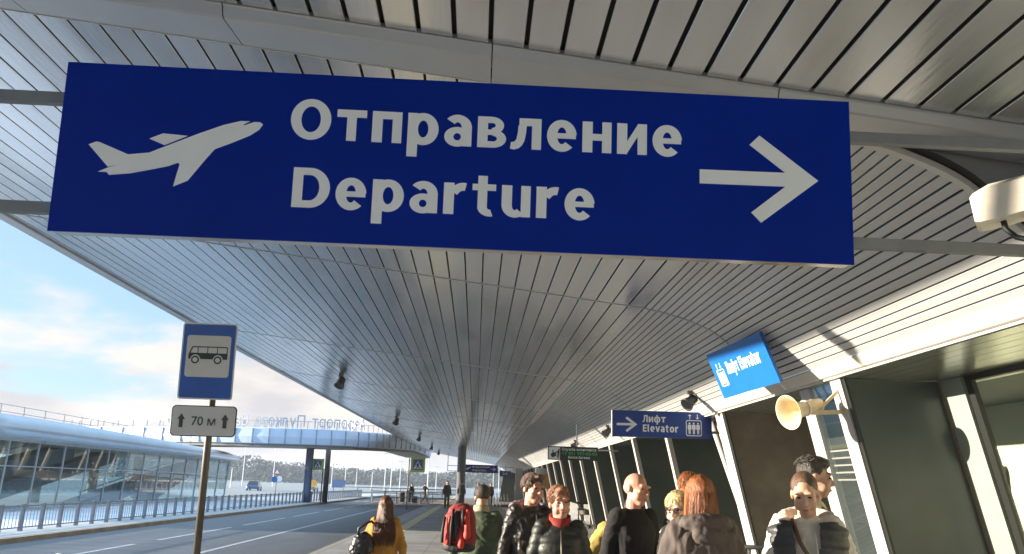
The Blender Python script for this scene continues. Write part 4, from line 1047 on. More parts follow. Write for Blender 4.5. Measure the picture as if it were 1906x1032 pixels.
def folds(amp, f=9.0, stretch=1.6):
    def d(p, n_):
        w = mnoise.noise(p * 5.0) * 0.06
        q = Vector((p.x * f + w * 4, p.y * f, (p.z + w) * f * stretch))
        r1 = 1 - 2 * abs(mnoise.noise(q)); r2 = 1 - 2 * abs(mnoise.noise(q * 2.1 + Vector((7, 3, 1))))
        return 0.95 * amp * (r1 * 0.55 + r2 * 0.4 + 0.5 * mnoise.noise(q * 0.6) - 0.5)
    return d
def quilt(amp, step, base=0.004):
    fd = folds(base, 12)
    def d(p, n_):
        w = abs(math.sin(math.pi * (p.z + 0.10 * abs(p.x) + 0.006 * mnoise.noise(p * 9)) / step))
        return amp * (w ** 0.5 - 0.6) + fd(p, n_)
    return d
def hair_disp(amp):
    def d(p, n_): return amp * (mnoise.noise(Vector((p.x * 46, p.y * 46, p.z * 14))) + 0.5 * mnoise.noise(p * 22))
    return d
SKIN = mat('skin', (0.50, 0.30, 0.205), 0.52, 0, 0.10, 24, 0.12, 120)
SKIN_R = mat('skin_ruddy', (0.52, 0.27, 0.19), 0.52, 0, 0.12, 24, 0.12, 120)
SKIN_P = mat('skin_pale', (0.56, 0.36, 0.27), 0.52, 0, 0.10, 24, 0.12, 120)
LIP = mat('lips', (0.36, 0.13, 0.11), 0.5)
EYE = mat('eye_dark', (0.02, 0.016, 0.014), 0.2)
def person(label, loc, rz, h, jacket, trousers='dark', hair=('short', (0.05, 0.032, 0.02)), head=(0, 0, 0), arms=None, legs=None, hem=0.80, bulk=1.0,
           disp=None, skin=None, voxel=0.010, group=None, lean=0.0, collar=None, hood=None, shoulder=0.0, headfwd=0.0, sleeve_r=1.0, hands=True, female=False, extra=None):
    """local frame: faces -Y, +X is the viewer's right when facing the camera"""
    s = h / 1.75
    t = thing('person', label, 'person', loc, (0, 0, rz), group)
    sk = skin or SKIN
    def ln(p):        # lean the upper body forward
        p = Vector(p)
        k = max(0.0, p.z - 0.95); p.y -= lean * k * 1.0
        return p * s
    SHX = (0.168 if not female else 0.150) * bulk ** 0.5
    A = arms or {}
    legs = legs or {}
    J = {}
    for sd_, nm in ((-1, 'L'), (1, 'R')):
        J['sh' + nm] = Vector((sd_ * SHX, 0.01, 1.425))
        J['el' + nm] = Vector(A.get('el' + nm, (sd_ * (0.158 * bulk * (0.92 if female else 1) + 0.062), 0.03, 1.14)))
        J['wr' + nm] = Vector(A.get('wr' + nm, (sd_ * (0.158 * bulk * (0.92 if female else 1) + 0.068), -0.03, 0.90)))
        J['hp' + nm] = Vector((sd_ * 0.095, 0.0, 0.92))
        J['kn' + nm] = Vector(legs.get('kn' + nm, (sd_ * 0.10, -0.015, 0.50)))
        J['an' + nm] = Vector(legs.get('an' + nm, (sd_ * 0.105, 0.02, 0.085)))
    J = {k: ln(v) for k, v in J.items()}
    # ---- body (one continuous skin surface)
    b = MB()
    b.cone(ln((0, 0, 0.95)), 0.085 * s, ln((0, 0, 1.20)), 0.085 * s); b.cone(ln((0, 0, 1.20)), 0.085 * s, ln((0, 0.008, 1.36)), 0.075 * s)
    nb_ = ln((0, 0.015, 1.40)); piv = ln((0, 0.0 - headfwd * 0.5, 1.535)); b.cone(nb_, 0.056 * s, piv, 0.055 * s)
    for nm in 'LR':
        b.cone(ln((0, 0.01, 1.36)), 0.05 * s, J['sh' + nm] * 0.92, 0.035 * s)
        b.cone(J['sh' + nm] * 0.92, 0.036 * s, J['el' + nm], 0.034 * s); b.cone(J['el' + nm], 0.034 * s, J['wr' + nm], 0.026 * s)
        b.cone(J['hp' + nm], 0.085 * s, J['kn' + nm], 0.055 * s); b.cone(J['kn' + nm], 0.055 * s, J['an' + nm], 0.036 * s)
        b.cone(J['an' + nm], 0.04 * s, J['an' + nm] + Vector((0, -0.13, -0.055)) * s, 0.03 * s)
        if hands:
            wr = J['wr' + nm]; d = (wr - J['el' + nm]).normalized()
            sdx = Vector((1, 0, 0)) - d * d.x
            side = d.cross(Vector((1, 0, 0))); side = side.normalized() if side.length > 0.2 else Vector((0, 1, 0))
            pn = d.cross(side).normalized()
            pc = wr + d * 0.05 * s
            for q in (-1.2, -0.4, 0.4, 1.2): b.cone(wr, 0.016 * s, wr + d * 0.085 * s + side * q * 0.019 * s, 0.012 * s, 8)
            for q, L in ((-1.5, 0.075), (-0.5, 0.085), (0.5, 0.080), (1.5, 0.062)):
                k0 = wr + d * 0.085 * s + side * q * 0.0185 * s; curl = pn * (-1 if nm == 'L' else 1)
                k1 = k0 + (d * 0.8 + curl * 0.45).normalized() * L * 0.55 * s; k2 = k1 + (d * 0.35 + curl * 0.9).normalized() * L * 0.5 * s
                b.cone(k0, 0.0095 * s, k1, 0.0088 * s, 8); b.cone(k1, 0.0088 * s, k2, 0.0075 * s, 8)
            th0 = wr + d * 0.02 * s - side * 0.022 * s; th1 = th0 + (d * 0.7 - side * 0.7).normalized() * 0.045 * s; th2 = th1 + (d * 0.95 - side * 0.2).normalized() * 0.03 * s
            b.cone(th0, 0.014 * s, th1, 0.011 * s, 8); b.cone(th1, 0.011 * s, th2, 0.009 * s, 8)
    # ---- head
    Hm = Matrix.Translation(piv) @ Matrix.Rotation(head[0], 4, 'Z') @ Matrix.Rotation(head[1] + lean * 0.5, 4, 'X') @ Matrix.Rotation(head[2], 4, 'Y') @ Matrix.Translation((0, -0.012 * s, 0.085 * s)) @ Matrix.Scale(s, 4)
    b.cone((0, 0.015, -0.10), 0.052, (0, 0.01, -0.02), 0.055, 12, Hm)
    b.ell((0, 0.018, 0.032), (0.075, 0.093, 0.088), Hm); b.ell((0, -0.030, -0.028), (0.062, 0.066, 0.082), Hm); b.ell((0, -0.052, -0.088), (0.036, 0.036, 0.030), Hm)
    for sx in (-1, 1):
        b.ell((sx * 0.038, -0.048, -0.050), (0.028, 0.036, 0.034), Hm); b.ell((sx * 0.036, -0.070, -0.012), (0.022, 0.020, 0.014), Hm)
        b.ell((sx * 0.076, 0.012, -0.008), (0.009, 0.020, 0.031), Hm); b.ell((sx * 0.030, -0.082, 0.030), (0.028, 0.016, 0.010), Hm)
    b.cone((0, -0.088, 0.010), 0.010, (0, -0.112, -0.030), 0.0135, 10, Hm); b.ell((0, -0.098, -0.034), (0.020, 0.014, 0.010), Hm)
    b.ell((0, -0.088, -0.062), (0.024, 0.013, 0.006), Hm); b.ell((0, -0.087, -0.073), (0.021, 0.013, 0.007), Hm)
    body = fuse(b, 'body', sk, t, min(voxel, 0.0075) * (1 if voxel <= 0.012 else 2.2), None, 2)
    if voxel <= 0.012:
        for sx in (-1, 1): MB().ell((sx * 0.031, -0.0835, 0.006), (0.013, 0.008, 0.0058), Hm, 10, 6).build('eye', EYE, t, True)
        l = MB(); l.ell((0, -0.0975, -0.0665), (0.021, 0.006, 0.0065), Hm, 12, 6); l.build('mouth', LIP, t, True)
    # ---- hair
    kind, hc = hair[0], hair[1]
    hm = mat('hair_%d_%d_%d' % tuple(int(q * 1000) for q in hc), hc, 0.45, 0, 0.45, 30, 0.5, 160, (1, 1, 0.25))
    hb = MB()
    def scalp(d):
        hb.ell((0, 0.024 + 0.62 * d, 0.040 + 0.30 * d), (0.0770 + d, 0.0915 + d, 0.0845 + d), Hm, 24, 16)
    strands = []
    rr = random.Random(int(h * 1000) + len(label))
    def tufts(n, L, d, droop=0.6, amin=-0.1):
        for i in range(int(n * 1.7)):
            th = rr.uniform(0, 2 * math.pi); ph = math.acos(rr.uniform(amin, 1.0))
            u = Vector((math.sin(ph) * math.cos(th), math.sin(ph) * math.sin(th), math.cos(ph)))
            p0 = Vector((u.x * (0.076 + d), 0.024 + 0.62 * d + u.y * (0.0905 + d), 0.040 + u.z * (0.084 + d)))
            if p0.y < -0.052 and p0.z < 0.085: continue
            fl = Vector((rr.uniform(-0.25, 0.35), 0.75 if p0.z > 0.05 else 0.25, -droop * (1.2 - u.z))) ; fl = (fl - u * fl.dot(u)).normalized()
            l = L * rr.uniform(0.6, 1.15)
            strands.append(([Hm @ p0, Hm @ (p0 + fl * l * 0.5 + u * l * 0.05), Hm @ (p0 + fl * l - u * l * l * 3.2 + u * l * rr.uniform(-0.02, 0.10))], [0.0024 * s, 0.0028 * s, 0.0008 * s]))
    if kind == 'short': scalp(0.006); tufts(320, 0.030, 0.004)
    if kind == 'crop': scalp(0.0022)
    if kind == 'fade': scalp(0.0018); hb.ell((0, 0.000, 0.092), (0.068, 0.090, 0.044), Hm); hb.ell((0, -0.040, 0.102), (0.052, 0.044, 0.026), Hm); tufts(160, 0.04, 0.010, 0.2, 0.55)
    if kind == 'balding': hb.ell((0, 0.030, 0.010), (0.0755, 0.082, 0.060), Hm)
    if kind == 'full': scalp(0.010); hb.ell((0.02, -0.046, 0.100), (0.050, 0.040, 0.028), Hm); tufts(480, 0.040, 0.009, 0.7, -0.25)
    if kind == 'bob':
        scalp(0.014); hb.ell((0, 0.045, -0.03), (0.080, 0.065, 0.080), Hm); [hb.ell((sx * 0.074, 0.012, -0.02), (0.020, 0.050, 0.075), Hm) for sx in (-1, 1)]; tufts(560, 0.055, 0.012, 1.3, -0.4)
    if kind == 'bun': scalp(0.006); hb.ell((0, 0.120, -0.030), (0.042, 0.038, 0.040), Hm, 20, 14); tufts(300, 0.06, 0.005, 0.8)
    if kind == 'long':
        scalp(0.010); hb.ell((0, 0.060, -0.05), (0.072, 0.045, 0.10), Hm)
        L = hair[2] if len(hair) > 2 else 0.34
        for i in range(560):
            a = R(rr.uniform(-22, 202)); ct, st_ = math.cos(a), math.sin(a)
            z0 = 0.138 - 0.17 * rr.random() ** 1.6; k0 = math.sqrt(max(0.05, 1 - ((z0 - 0.04) / 0.098) ** 2))
            p0 = Vector((0.084 * ct * k0, 0.030 + 0.098 * st_ * k0, z0))
            ln_ = L * rr.uniform(0.55, 1.05) * (1.0 if st_ > 0.2 else 0.85); wd_ = rr.uniform(1.0, 1.55)
            q1 = Vector((0.088 * ct, 0.032 + 0.085 * st_, z0 - 0.08)); q2 = Vector((0.088 * ct * wd_ ** 0.5, 0.055 + 0.055 * st_, -0.15))
            yb = (0.105 * bulk + 0.020) if len(hair) < 4 else hair[3]
            q3 = Vector((0.088 * ct * wd_ + rr.uniform(-0.015, 0.015), max(0.07, yb + 0.012 * st_) + rr.uniform(-0.008, 0.012), -0.15 - ln_ * 0.45)); q4 = Vector((0.088 * ct * wd_ + rr.uniform(-0.025, 0.025), yb + 0.022 + 0.01 * st_ + rr.uniform(-0.01, 0.01), -0.15 - ln_))
            strands.append(([Hm @ q for q in (p0, q1, q2, q3, q4)], [0.003 * s, 0.0045 * s, 0.005 * s, 0.0038 * s, 0.001 * s]))
    if hb.v:
        ho = fuse(hb, 'hair', hm, t, min(0.009, voxel) if voxel <= 0.012 else 0.018, hair_disp(0.003 if kind not in ('crop', 'balding') else 0.0006), 2)
        if kind == 'crop' or kind == 'balding': pass
    if strands and voxel <= 0.012:
        sb = MB()
        for p, rd_ in strands: sb.tube(p, rd_, 5)
        sb.build('hair_strands', hm, t, True)
    # ---- trousers, shoes
    tc_ = {'dark': (0.014, 0.014, 0.017), 'jeans': (0.16, 0.24, 0.36), 'khaki': (0.42, 0.33, 0.12), 'grey': (0.06, 0.06, 0.065)}[trousers]
    tm = mat('trousers_' + trousers, tc_, 0.85, 0, 0.15, 12, 0.3, 180)
    p_ = MB(); p_.loft([(0.80 * s, 0, 0, 0.10 * s, 0.09 * s), (0.86 * s, 0, 0, 0.150 * s, 0.105 * s), (0.98 * s, 0, -0.0 * s, 0.145 * s, 0.102 * s), (1.04 * s, 0, 0, 0.13 * s, 0.095 * s)], 20)
    for nm in 'LR':
        p_.cone(J['hp' + nm], 0.098 * s, J['kn' + nm], 0.072 * s); p_.cone(J['kn' + nm], 0.072 * s, J['an' + nm] + Vector((0, 0, 0.02)), 0.056 * s)
    fuse(p_, 'trousers', tm, t, max(0.014, voxel), folds(0.010, 8))
    for nm in 'LR':
        a = J['an' + nm]; sh = MB()
        sh.cone((a.x, a.y + 0.03 * s, 0.045 * s), 0.043 * s, (a.x, a.y - 0.14 * s, 0.038 * s), 0.037 * s, 12); sh.cone((a.x, a.y + 0.01, 0.05 * s), 0.042 * s, (a.x, a.y + 0.01, 0.11 * s), 0.046 * s, 12)
        o = sh.build('shoe', m_rubber, t, True)
    # ---- jacket
    k = bulk
    j = MB()
    W_ = (1.0 if not female else 0.92)
    rings = [(hem, 0, 0.0, 0.158 * k * W_, 0.118 * k), (hem + 0.10, 0, 0.0, 0.160 * k * W_, 0.120 * k), (1.02, 0, 0.0, 0.150 * k * W_, 0.112 * k), (1.12, 0, 0.0, 0.152 * k * W_, 0.112 * k), (1.27, 0, 0.004, 0.168 * k * W_, 0.120 * k), (1.35, 0, 0.008, 0.168 * k * W_, 0.115 * k), (1.405, 0, 0.012, 0.146 * k * W_, 0.098 * k), (1.45, 0, 0.014, 0.098 * k, 0.078 * k), (1.485, 0, 0.012, 0.066, 0.062)]
    o0 = len(j.v); j.loft(rings, 28)
    j.v[o0:] = [tuple(ln(v)) for v in j.v[o0:]]
    sr = sleeve_r
    for nm in 'LR':
        inn = J['sh' + nm] * 1.0
        inn.x *= 0.80
        j.cone(inn, 0.068 * s * sr, J['el' + nm], 0.054 * s * sr, 14); j.cone(J['el' + nm], 0.054 * s * sr, J['wr' + nm], 0.043 * s * sr, 14)
    fuse(j, 'jacket', jacket, t, max(0.011, voxel), disp or folds(0.012), 3)
    if collar is not None:
        c = MB(); n_ = 22
        for (z, r0) in ((1.43, 0.088), (1.47, 0.082), (1.525, 0.084)):
            for q in range(n_):
                a = 2 * math.pi * q / n_; c.v.append(tuple(ln((r0 * math.cos(a), 0.012 + r0 * 0.95 * math.sin(a) - (1.5 - z) * 0.1, z + 0.018 * math.sin(a)))))
        for (z, r0) in ((1.515, 0.070), (1.44, 0.068)):
            for q in range(n_):
                a = 2 * math.pi * q / n_; c.v.append(tuple(ln((r0 * math.cos(a), 0.012 + r0 * 0.95 * math.sin(a), z + 0.018 * math.sin(a)))))
        for i in range(4):
            for q in range(n_): c.f.append((i * n_ + q, i * n_ + (q + 1) % n_, (i + 1) * n_ + (q + 1) % n_, (i + 1) * n_ + q))
        c.build('collar', collar, t, True)
    if hood is not None:
        hd_ = MB(); P_ = [ln((0.135 * math.cos(R(a)), 0.03 + 0.105 * math.sin(R(a)), 1.455 + 0.03 * math.sin(R(a)))) for a in range(-30, 211, 20)]
        hd_.tube(P_, [0.030 * s] + [0.048 * s] * (len(P_) - 2) + [0.030 * s], 10); hd_.ell(ln((0, 0.135, 1.40)), (0.115 * s, 0.050 * s, 0.085 * s))
        fuse(hd_, 'hood', hood, t, max(0.011, voxel), folds(0.012, 14), 2)
    if extra: extra(t, s, ln, J, Hm)
    return t
def cloth(name, col, rough=0.8, var=0.15, bump=0.25, bs=150, **kw): return mat(name, col, rough, 0, var, 9, bump, bs, **kw)
c_yel = cloth('jacket_mustard', (0.46, 0.215, 0.028)); c_green = cloth('parka_green', (0.070, 0.095, 0.060)); c_fur = mat('fur_cream', (0.50, 0.42, 0.28), 0.9, 0, 0.3, 40, 0.9, 60)
c_leather = mat('black_leather', (0.020, 0.016, 0.013), 0.42, 0, 0.2, 14, 0.25, 70); c_puff = mat('black_puffer', (0.018, 0.021, 0.017), 0.5, 0, 0.2, 9, 0.15, 70)
c_black = cloth('black_fleece', (0.010, 0.010, 0.011), 0.9); c_khaki = cloth('turnout_khaki', (0.44, 0.33, 0.085)); c_coat = cloth('coat_taupe', (0.085, 0.066, 0.058), 0.75)
c_lilac = cloth('hood_lilac', (0.27, 0.20, 0.23)); c_red = cloth('collar_red', (0.30, 0.03, 0.025)); c_hoodie = cloth('hoodie_cream', (0.72, 0.67, 0.57)); c_vest = mat('vest_charcoal', (0.030, 0.032, 0.036), 0.5, 0, 0.2, 9, 0.15, 70)
c_beige = cloth('jacket_beige', (0.60, 0.54, 0.40)); c_refl = mat('reflective_tape', (0.66, 0.66, 0.62), 0.35, 0.2, 0.08)
c_pack = cloth('pack_red', (0.26, 0.028, 0.024), 0.75); c_pack2 = cloth('pack_bright_red', (0.62, 0.040, 0.020), 0.6); c_packb = cloth('pack_black', (0.015, 0.014, 0.015), 0.6); c_bag = mat('bag_black', (0.014, 0.014, 0.017), 0.38, 0, 0.2, 9, 0.2, 60)
PI = math.pi

# woman in mustard jacket walking away
yw = person('woman with long brown hair in a mustard jacket walking away with a black bag', (-0.98, 9.6, 0), PI, 1.50, c_yel, 'dark', ('long', (0.115, 0.042, 0.018), 0.34), (0.1, 0.05, 0), hem=0.88, bulk=1.30, disp=folds(0.015, 9, 0.8), female=True,
    legs={'knL': (-0.09, -0.10, 0.50), 'anL': (-0.09, -0.16, 0.10), 'knR': (0.09, 0.02, 0.50), 'anR': (0.09, 0.20, 0.12)})
bag = thing('shoulder_bag', 'black slouchy bag on the shoulder of the woman in mustard', 'bag', (-1.19, 9.44, 0.0))
bm = MB(); bm.ell((0, 0, 1.00), (0.115, 0.075, 0.12)); bm.ell((-0.01, 0, 0.945), (0.13, 0.08, 0.085)); bm.ell((0.03, 0, 1.06), (0.07, 0.05, 0.07))
fuse(bm, 'bag_body', c_bag, bag, 0.010, folds(0.018, 11), 2)
st = MB(); st.tube([(-0.05, -0.01, 1.06), (-0.045, -0.035, 1.16), (0.04, -0.02, 1.22), (0.08, 0.02, 1.235), (0.10, 0.10, 1.20), (0.08, 0.10, 1.10), (0.06, 0.03, 1.04)], 0.014, 8); st.build('strap', c_bag, bag, True)

# man with red backpack walking away
bp_ = person('man in a green parka with cream fur collar walking away, red backpack on', (0.055, 8.5, 0), PI - 0.25, 1.66, c_green, 'jeans', ('short', (0.045, 0.026, 0.016)), (0.25, 0.28, 0.0), hem=0.80, bulk=1.30, disp=folds(0.016, 8), lean=0.12, headfwd=0.03,
    arms={'elL': (-0.37, 0.02, 1.18), 'wrL': (-0.49, -0.08, 0.97), 'elR': (0.27, 0.04, 1.15), 'wrR': (0.27, -0.04, 0.92)}, collar=c_fur,
    legs={'knL': (-0.10, -0.12, 0.50), 'anL': (-0.10, -0.18, 0.10), 'knR': (0.10, 0.02, 0.50), 'anR': (0.10, 0.22, 0.13)})
pk = thing('backpack', 'red backpack with black mesh pockets carried by the man in green', 'backpack', (-0.135, 8.26, 0.075), (0, 0, -0.22))
pk.scale = (0.88, 0.92, 0.95)
pm = MB(); pm.loft([(1.02, 0, 0, 0.13, 0.08), (1.05, 0, 0, 0.175, 0.115), (1.18, 0, 0, 0.185, 0.135), (1.32, 0, 0.01, 0.170, 0.125), (1.42, 0, 0.03, 0.135, 0.095), (1.47, 0, 0.05, 0.07, 0.05)], 22)
fuse(pm, 'main_sack', c_pack, pk, 0.011, folds(0.012, 10), 3)
for (xa, zb, zt, wv, mm_) in ((0.115, 1.17, 1.40, 0.040, c_pack2), (-0.095, 1.10, 1.34, 0.030, c_pack2), (0.055, 1.08, 1.22, 0.036, c_pack2)):
    pp = MB(); pp.cone((xa, -0.125, zb), wv, (xa * 0.92, -0.105, zt), wv * 0.6, 12); fuse(pp, 'side_pocket', mm_, pk, 0.010, folds(0.006, 14), 1)
for (x0, z0, x1, z1) in ((-0.05, 1.42, -0.055, 1.08), (0.06, 1.42, 0.075, 1.28), (-0.14, 1.34, -0.15, 1.10)):
    s_ = MB(); s_.tube([(x0, -0.10, z0), ((x0 + x1) / 2, -0.152, (z0 + z1) / 2), (x1, -0.135, z1)], 0.016, 8); s_.build('strap', c_packb, pk, True)
lo_ = MB(); lo_.loft([(1.01, 0, -0.005, 0.125, 0.085), (1.03, 0, -0.005, 0.172, 0.118), (1.07, 0, -0.005, 0.180, 0.128), (1.10, 0, 0, 0.170, 0.12)], 22); lo_.ell((-0.01, -0.085, 1.24), (0.055, 0.062, 0.17)); fuse(lo_, 'base_panel', c_packb, pk, 0.011, folds(0.006), 2)

# couple facing the camera
def crease_lines(t, s, ln, J, Hm): pass
def zipx(t, s, ln, J, Hm):
    z = MB(); z.tube([ln((0.01, -0.140, 0.85)), ln((0.01, -0.146, 1.10)), ln((0.008, -0.150, 1.27)), ln((0.005, -0.118, 1.42))], 0.006, 6); z.build('zip', m_postgrey, t, True)
person('tall man in a black leather jacket with a lilac hood, short brown hair', (0.47, 7.2, 0), 0.30, 1.76, c_leather, 'dark', ('full', (0.085, 0.042, 0.022)), (0.25, 0.0, 0.10), hem=0.82, bulk=0.98, disp=folds(0.022, 9, 1.5), skin=SKIN_R, hood=c_lilac, extra=zipx, sleeve_r=1.05)
person('shorter reddish haired person in a black puffer jacket with red collar', (0.625, 6.3, 0), -0.05, 1.665, c_puff, 'dark', ('full', (0.21, 0.085, 0.035)), (0.20, 0.02, -0.10), hem=0.82, bulk=0.98, disp=quilt(0.011, 0.070), skin=SKIN_R, collar=c_red, extra=zipx, sleeve_r=1.08)

# bald man in black and firefighter behind him
def badges(t, s, ln, J, Hm):
    b_ = MB()
    for (x_, z_) in ((0.10, 1.02), (0.14, 0.98), (0.12, 1.05)): b_.box(ln((x_, -0.160, z_)), (0.02, 0.012, 0.012))
    b_.build('belt_clip', m_steel, t)
person('balding man in a plain black jacket looking to the right', (1.205, 6.5, 0), 0.35, 1.785, c_black, 'dark', ('balding', (0.40, 0.30, 0.22)), (0.35, 0.05, 0.16), hem=0.80, bulk=0.95, disp=folds(0.012, 8), skin=SKIN_R, extra=badges, arms={'elL': (-0.215, 0.05, 1.14), 'wrL': (-0.13, -0.13, 0.98), 'elR': (0.215, 0.05, 1.14), 'wrR': (0.14, -0.13, 0.98)})
def tapes(t, s, ln, J, Hm):
    for nm in 'LR':
        e, w = J['el' + nm], J['wr' + nm]; d = (w - e).normalized()
        for q in (0.15,):
            c = e + d * 0.10 * s
            tb_ = MB(); tb_.cone(c, 0.084 * s, c + d * 0.045 * s, 0.082 * s, 16); tb_.build('reflective_band', c_refl, t, True)
    for z in (0.93, 1.06):
        o = MB(); o.loft([(z * s, 0, 0, 0.200 * s, 0.150 * s), ((z + 0.05) * s, 0, 0, 0.200 * s, 0.150 * s)], 30); o.build('reflective_band', c_refl, t, True)
person('firefighter in khaki turnout gear with reflective bands, half hidden by the balding man', (1.225, 7.05, 0), 0.1, 1.62, c_khaki, 'khaki', ('short', (0.05, 0.03, 0.02)), (0.5, 0.85, 0.25), hem=0.80, bulk=1.30, headfwd=0.08, disp=folds(0.014, 8), extra=tapes, sleeve_r=1.25, arms={'elL': (-0.36, 0.0, 1.16), 'wrL': (-0.34, -0.03, 0.92), 'elR': (0.30, 0.0, 1.14), 'wrR': (0.34, -0.05, 0.92)})

# three women at the centre right
person('ginger woman with her hair tied in a low bun, behind the others', (1.72, 6.85, 0), PI - 0.6, 1.80, cloth('coat_navy', (0.02, 0.022, 0.03)), 'dark', ('bun', (0.30, 0.105, 0.03)), (0.0, 0.1, 0), hem=0.70, bulk=1.0, female=True)
def glasses(t, s, ln, J, Hm):
    g = MB()
    for sx in (-1, 1):
        for q in range(12):
            a, b = 2 * PI * q / 12, 2 * PI * (q + 1) / 12
            g.tube([Hm @ Vector((sx * 0.033 + 0.024 * math.cos(a), -0.101, 0.004 + 0.019 * math.sin(a))), Hm @ Vector((sx * 0.033 + 0.024 * math.cos(b), -0.101, 0.004 + 0.019 * math.sin(b)))], 0.003, 5)
        g.tube([Hm @ Vector((sx * 0.057, -0.10, 0.006)), Hm @ Vector((sx * 0.080, 0.0, 0.004))], 0.003, 5)
    g.tube([Hm @ Vector((-0.01, -0.101, 0.006)), Hm @ Vector((0.01, -0.101, 0.006))], 0.003, 5)
    g.build('glasses', m_black, t)
person('blonde woman with glasses in a cream jacket, seen past the long haired woman', (1.47, 6.2, 0), -1.0, 1.645, c_hoodie, 'dark', ('bob', (0.62, 0.44, 0.22)), (0.45, 0.12, 0), hem=0.74, bulk=1.0, female=True, extra=glasses, skin=SKIN_P)
def seams_(t, s, ln, J, Hm):
    z = MB(); z.tube([ln((0.0, 0.150, 0.80)), ln((0.0, 0.150, 1.05)), ln((0.0, 0.152, 1.24))], 0.005, 6); z.build('back_seam', c_coat, t, True)
person('woman with long auburn hair in a taupe hooded coat, back to the camera', (1.37, 5.2, 0), PI + 0.15, 1.745, c_coat, 'dark', ('long', (0.26, 0.085, 0.025), 0.03, 0.075), (-0.2, 0.05, 0), hem=0.55, bulk=1.42, disp=folds(0.030, 8, 0.35), hood=c_coat, female=True, sleeve_r=1.22, extra=seams_)

# young men at the right
def vest(t, s, ln, J, Hm):
    v = MB(); k = 1.13
    v.loft([(0.82, 0, 0.0, 0.178 * k, 0.134 * k), (0.95, 0, 0.0, 0.180 * k, 0.136 * k), (1.12, 0, 0.0, 0.172 * k, 0.130 * k), (1.30, 0, 0.006, 0.205 * k, 0.142 * k), (1.40, 0, 0.010, 0.205 * k, 0.132 * k), (1.455, 0, 0.014, 0.155 * k, 0.112 * k), (1.445, 0, 0.016, 0.10 * k, 0.085 * k)], 30)
    v.v = [tuple(ln(q)) for q in v.v]
    o = fuse(v, 'vest', c_vest, t, 0.011, quilt(0.012, 0.075), 2)
    # open front: remove a wedge around the chest
    import bmesh
    bm_ = bmesh.new(); bm_.from_mesh(o.data)
    dl = [f for f in bm_.faces if f.calc_center_median().y < -0.02 and abs(f.calc_center_median().x + 0.015) < 0.050 + 0.06 * max(0, f.calc_center_median().z - 1.0)]
    bmesh.ops.delete(bm_, geom=dl, context='FACES'); bm_.to_mesh(o.data); bm_.free()
    s1 = MB(); s1.tube([ln((-0.09, -0.06, 1.46)), ln((-0.055, -0.158, 1.33)), ln((0.05, -0.178, 1.15)), ln((0.15, -0.165, 1.00)), ln((0.20, -0.08, 0.90))], 0.013, 8); s1.build('crossbody_strap', mat('strap_brown', (0.11, 0.065, 0.035), 0.6), t, True)
    d_ = MB(); d_.tube([ln((0.03, -0.13, 1.40)), ln((0.04, -0.165, 1.28)), ln((0.02, -0.172, 1.18))], 0.005, 6); d_.tube([ln((-0.03, -0.13, 1.40)), ln((-0.035, -0.165, 1.28)), ln((-0.04, -0.172, 1.20))], 0.005, 6); d_.build('drawcord', c_hoodie, t, True)
person('young man in a charcoal quilted vest over a cream hoodie, one hand held forward', (2.08, 5.35, 0), -0.30, 1.80, c_hoodie, 'grey', ('crop', (0.10, 0.052, 0.028)), (-0.12, 0.30, -0.05), hem=0.82, bulk=1.04, disp=folds(0.016, 9), hood=c_hoodie, extra=vest, lean=0.10, headfwd=0.04,
    arms={'elL': (-0.24, -0.04, 1.13), 'wrL': (-0.34, -0.27, 1.20), 'elR': (0.27, 0.05, 1.15), 'wrR': (0.24, -0.14, 0.96)}, sleeve_r=1.15)
def straps(t, s, ln, J, Hm):
    for sx in (-1, 1):
        q = MB(); q.tube([ln((sx * 0.10, 0.10, 1.42)), ln((sx * 0.115, 0.01, 1.475)), ln((sx * 0.11, -0.10, 1.40)), ln((sx * 0.12, -0.155, 1.22)), ln((sx * 0.15, -0.10, 1.05))], 0.018, 8); q.build('shoulder_strap', mat('strap_brown', (0.11, 0.065, 0.035), 0.6), t, True)
person('taller young man in a beige jacket in profile, just behind the vest wearer', (2.30, 5.78, 0), 1.15, 1.91, c_beige, 'dark', ('fade', (0.020, 0.014, 0.011)), (0.20, 0.10, 0), hem=0.80, bulk=1.08, extra=straps)

# people far down the pavement
dk = cloth('far_dark', (0.012, 0.013, 0.015)); dk2 = cloth('far_navy', (0.02, 0.03, 0.06)); dkb = cloth('far_blue', (0.03, 0.06, 0.16))
def capx(t, s, ln, J, Hm):
    c = MB(); c.ell((0, 0.01, 0.085), (0.088, 0.105, 0.055), Hm); c.ell((0, -0.09, 0.075), (0.06, 0.05, 0.012), Hm); c.build('cap', dk, t, True)
FAR = 0.020
g_ = 'people far along the pavement'
person('dark clothed man in a cap standing left of the round steel column', (-1.95, 60, 0), 0.4, 1.88, dk, 'dark', ('crop', (0.02, 0.015, 0.01)), voxel=FAR, hem=0.75, group=g_, extra=capx, bulk=1.15)
person('dark clothed man in a cap standing right of the round steel column', (-1.02, 64, 0), PI, 1.90, dk, 'dark', ('crop', (0.02, 0.015, 0.01)), voxel=FAR, hem=0.75, group=g_, extra=capx, bulk=1.2)
person('far walker in a navy jacket carrying a pale blue bag', (0.52, 55, 0), PI, 1.82, dk2, 'dark', ('short', (0.03, 0.02, 0.015)), voxel=FAR, group=g_, bulk=1.2)
person('far walker in a blue coat beside the bag carrier', (0.20, 57, 0), PI, 1.80, dkb, 'dark', ('short', (0.16, 0.09, 0.05)), voxel=FAR, group=g_)
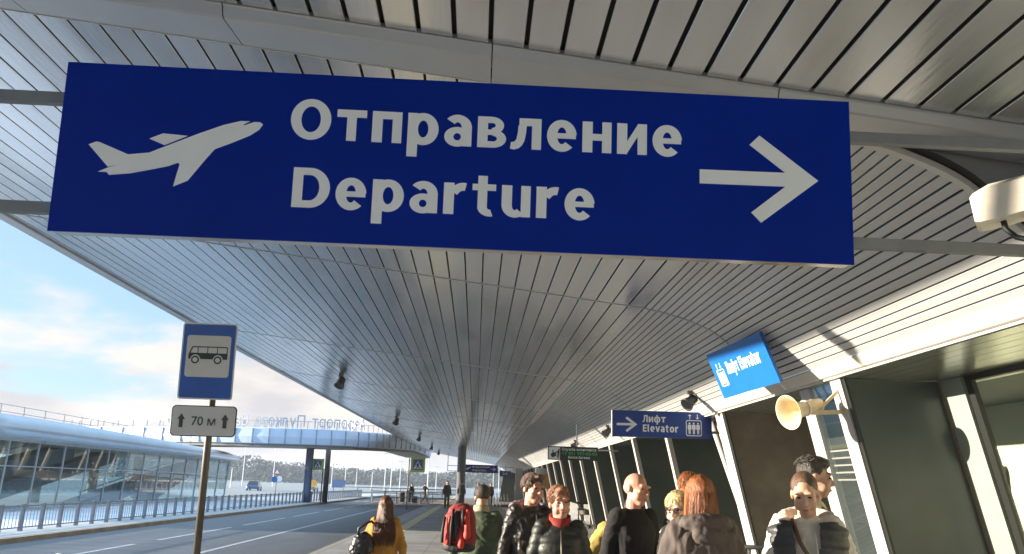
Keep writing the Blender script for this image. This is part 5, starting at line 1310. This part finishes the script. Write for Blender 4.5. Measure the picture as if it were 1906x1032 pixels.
person('smallest far walker, rightmost below the far departure sign', (1.25, 70, 0), 0, 1.85, dk, 'dark', ('short', (0.03, 0.02, 0.015)), voxel=FAR, group=g_)
person('far person in dark clothes beside the waste bins', (at_px(769, 84), 84, -0.15), 0.5, 1.75, dk, 'dark', ('short', (0.03, 0.02, 0.015)), voxel=FAR, group=g_)
person('far person striding by the white fence with arms out', (at_px(793, 80), 80, -0.15), 1.2, 1.85, dk, 'dark', ('short', (0.03, 0.02, 0.015)), voxel=FAR, group=g_, arms={'elL': (-0.42, 0, 1.30), 'wrL': (-0.50, -0.1, 1.15), 'elR': (0.42, 0, 1.30), 'wrR': (0.5, -0.1, 1.15)}, legs={'knL': (-0.1, -0.2, 0.5), 'anL': (-0.1, -0.3, 0.1), 'knR': (0.1, 0.1, 0.5), 'anR': (0.1, 0.4, 0.15)})
fb_ = thing('carrier_bag', 'pale blue carrier bag held by the far walker in navy', 'bag', (0.86, 54.9, 0))
fm = MB(); fm.loft([(0.35, 0, 0, 0.17, 0.08), (0.60, 0, 0, 0.18, 0.09), (0.80, 0, 0, 0.14, 0.04)], 14); fm.build('sack', mat('bag_blue', (0.20, 0.42, 0.52), 0.5), fb_, True)
fh = MB(); fh.tube([(-0.08, 0, 0.79), (-0.06, 0, 0.93), (0.06, 0, 0.93), (0.08, 0, 0.79)], 0.012, 6); fh.build('bag_handle', mat('bag_blue', (0.20, 0.42, 0.52), 0.5), fb_)

# ------------------------------------------------------------------ haze
hz = bpy.data.materials.new('haze'); hz.use_nodes = True; ht = hz.node_tree; ht.nodes.clear()
ho_ = N(ht, 'ShaderNodeOutputMaterial'); hv = N(ht, 'ShaderNodeVolumePrincipled')
hv.inputs['Color'].default_value = (0.78, 0.87, 1.0, 1); hv.inputs['Density'].default_value = 0.0004; hv.inputs['Anisotropy'].default_value = 0.2
ht.links.new(hv.outputs[0], ho_.inputs['Volume'])
tag(MB().b2((-3010, -410, -1.2), (3010, 4010, 22)).build('haze', hz), kind='stuff')
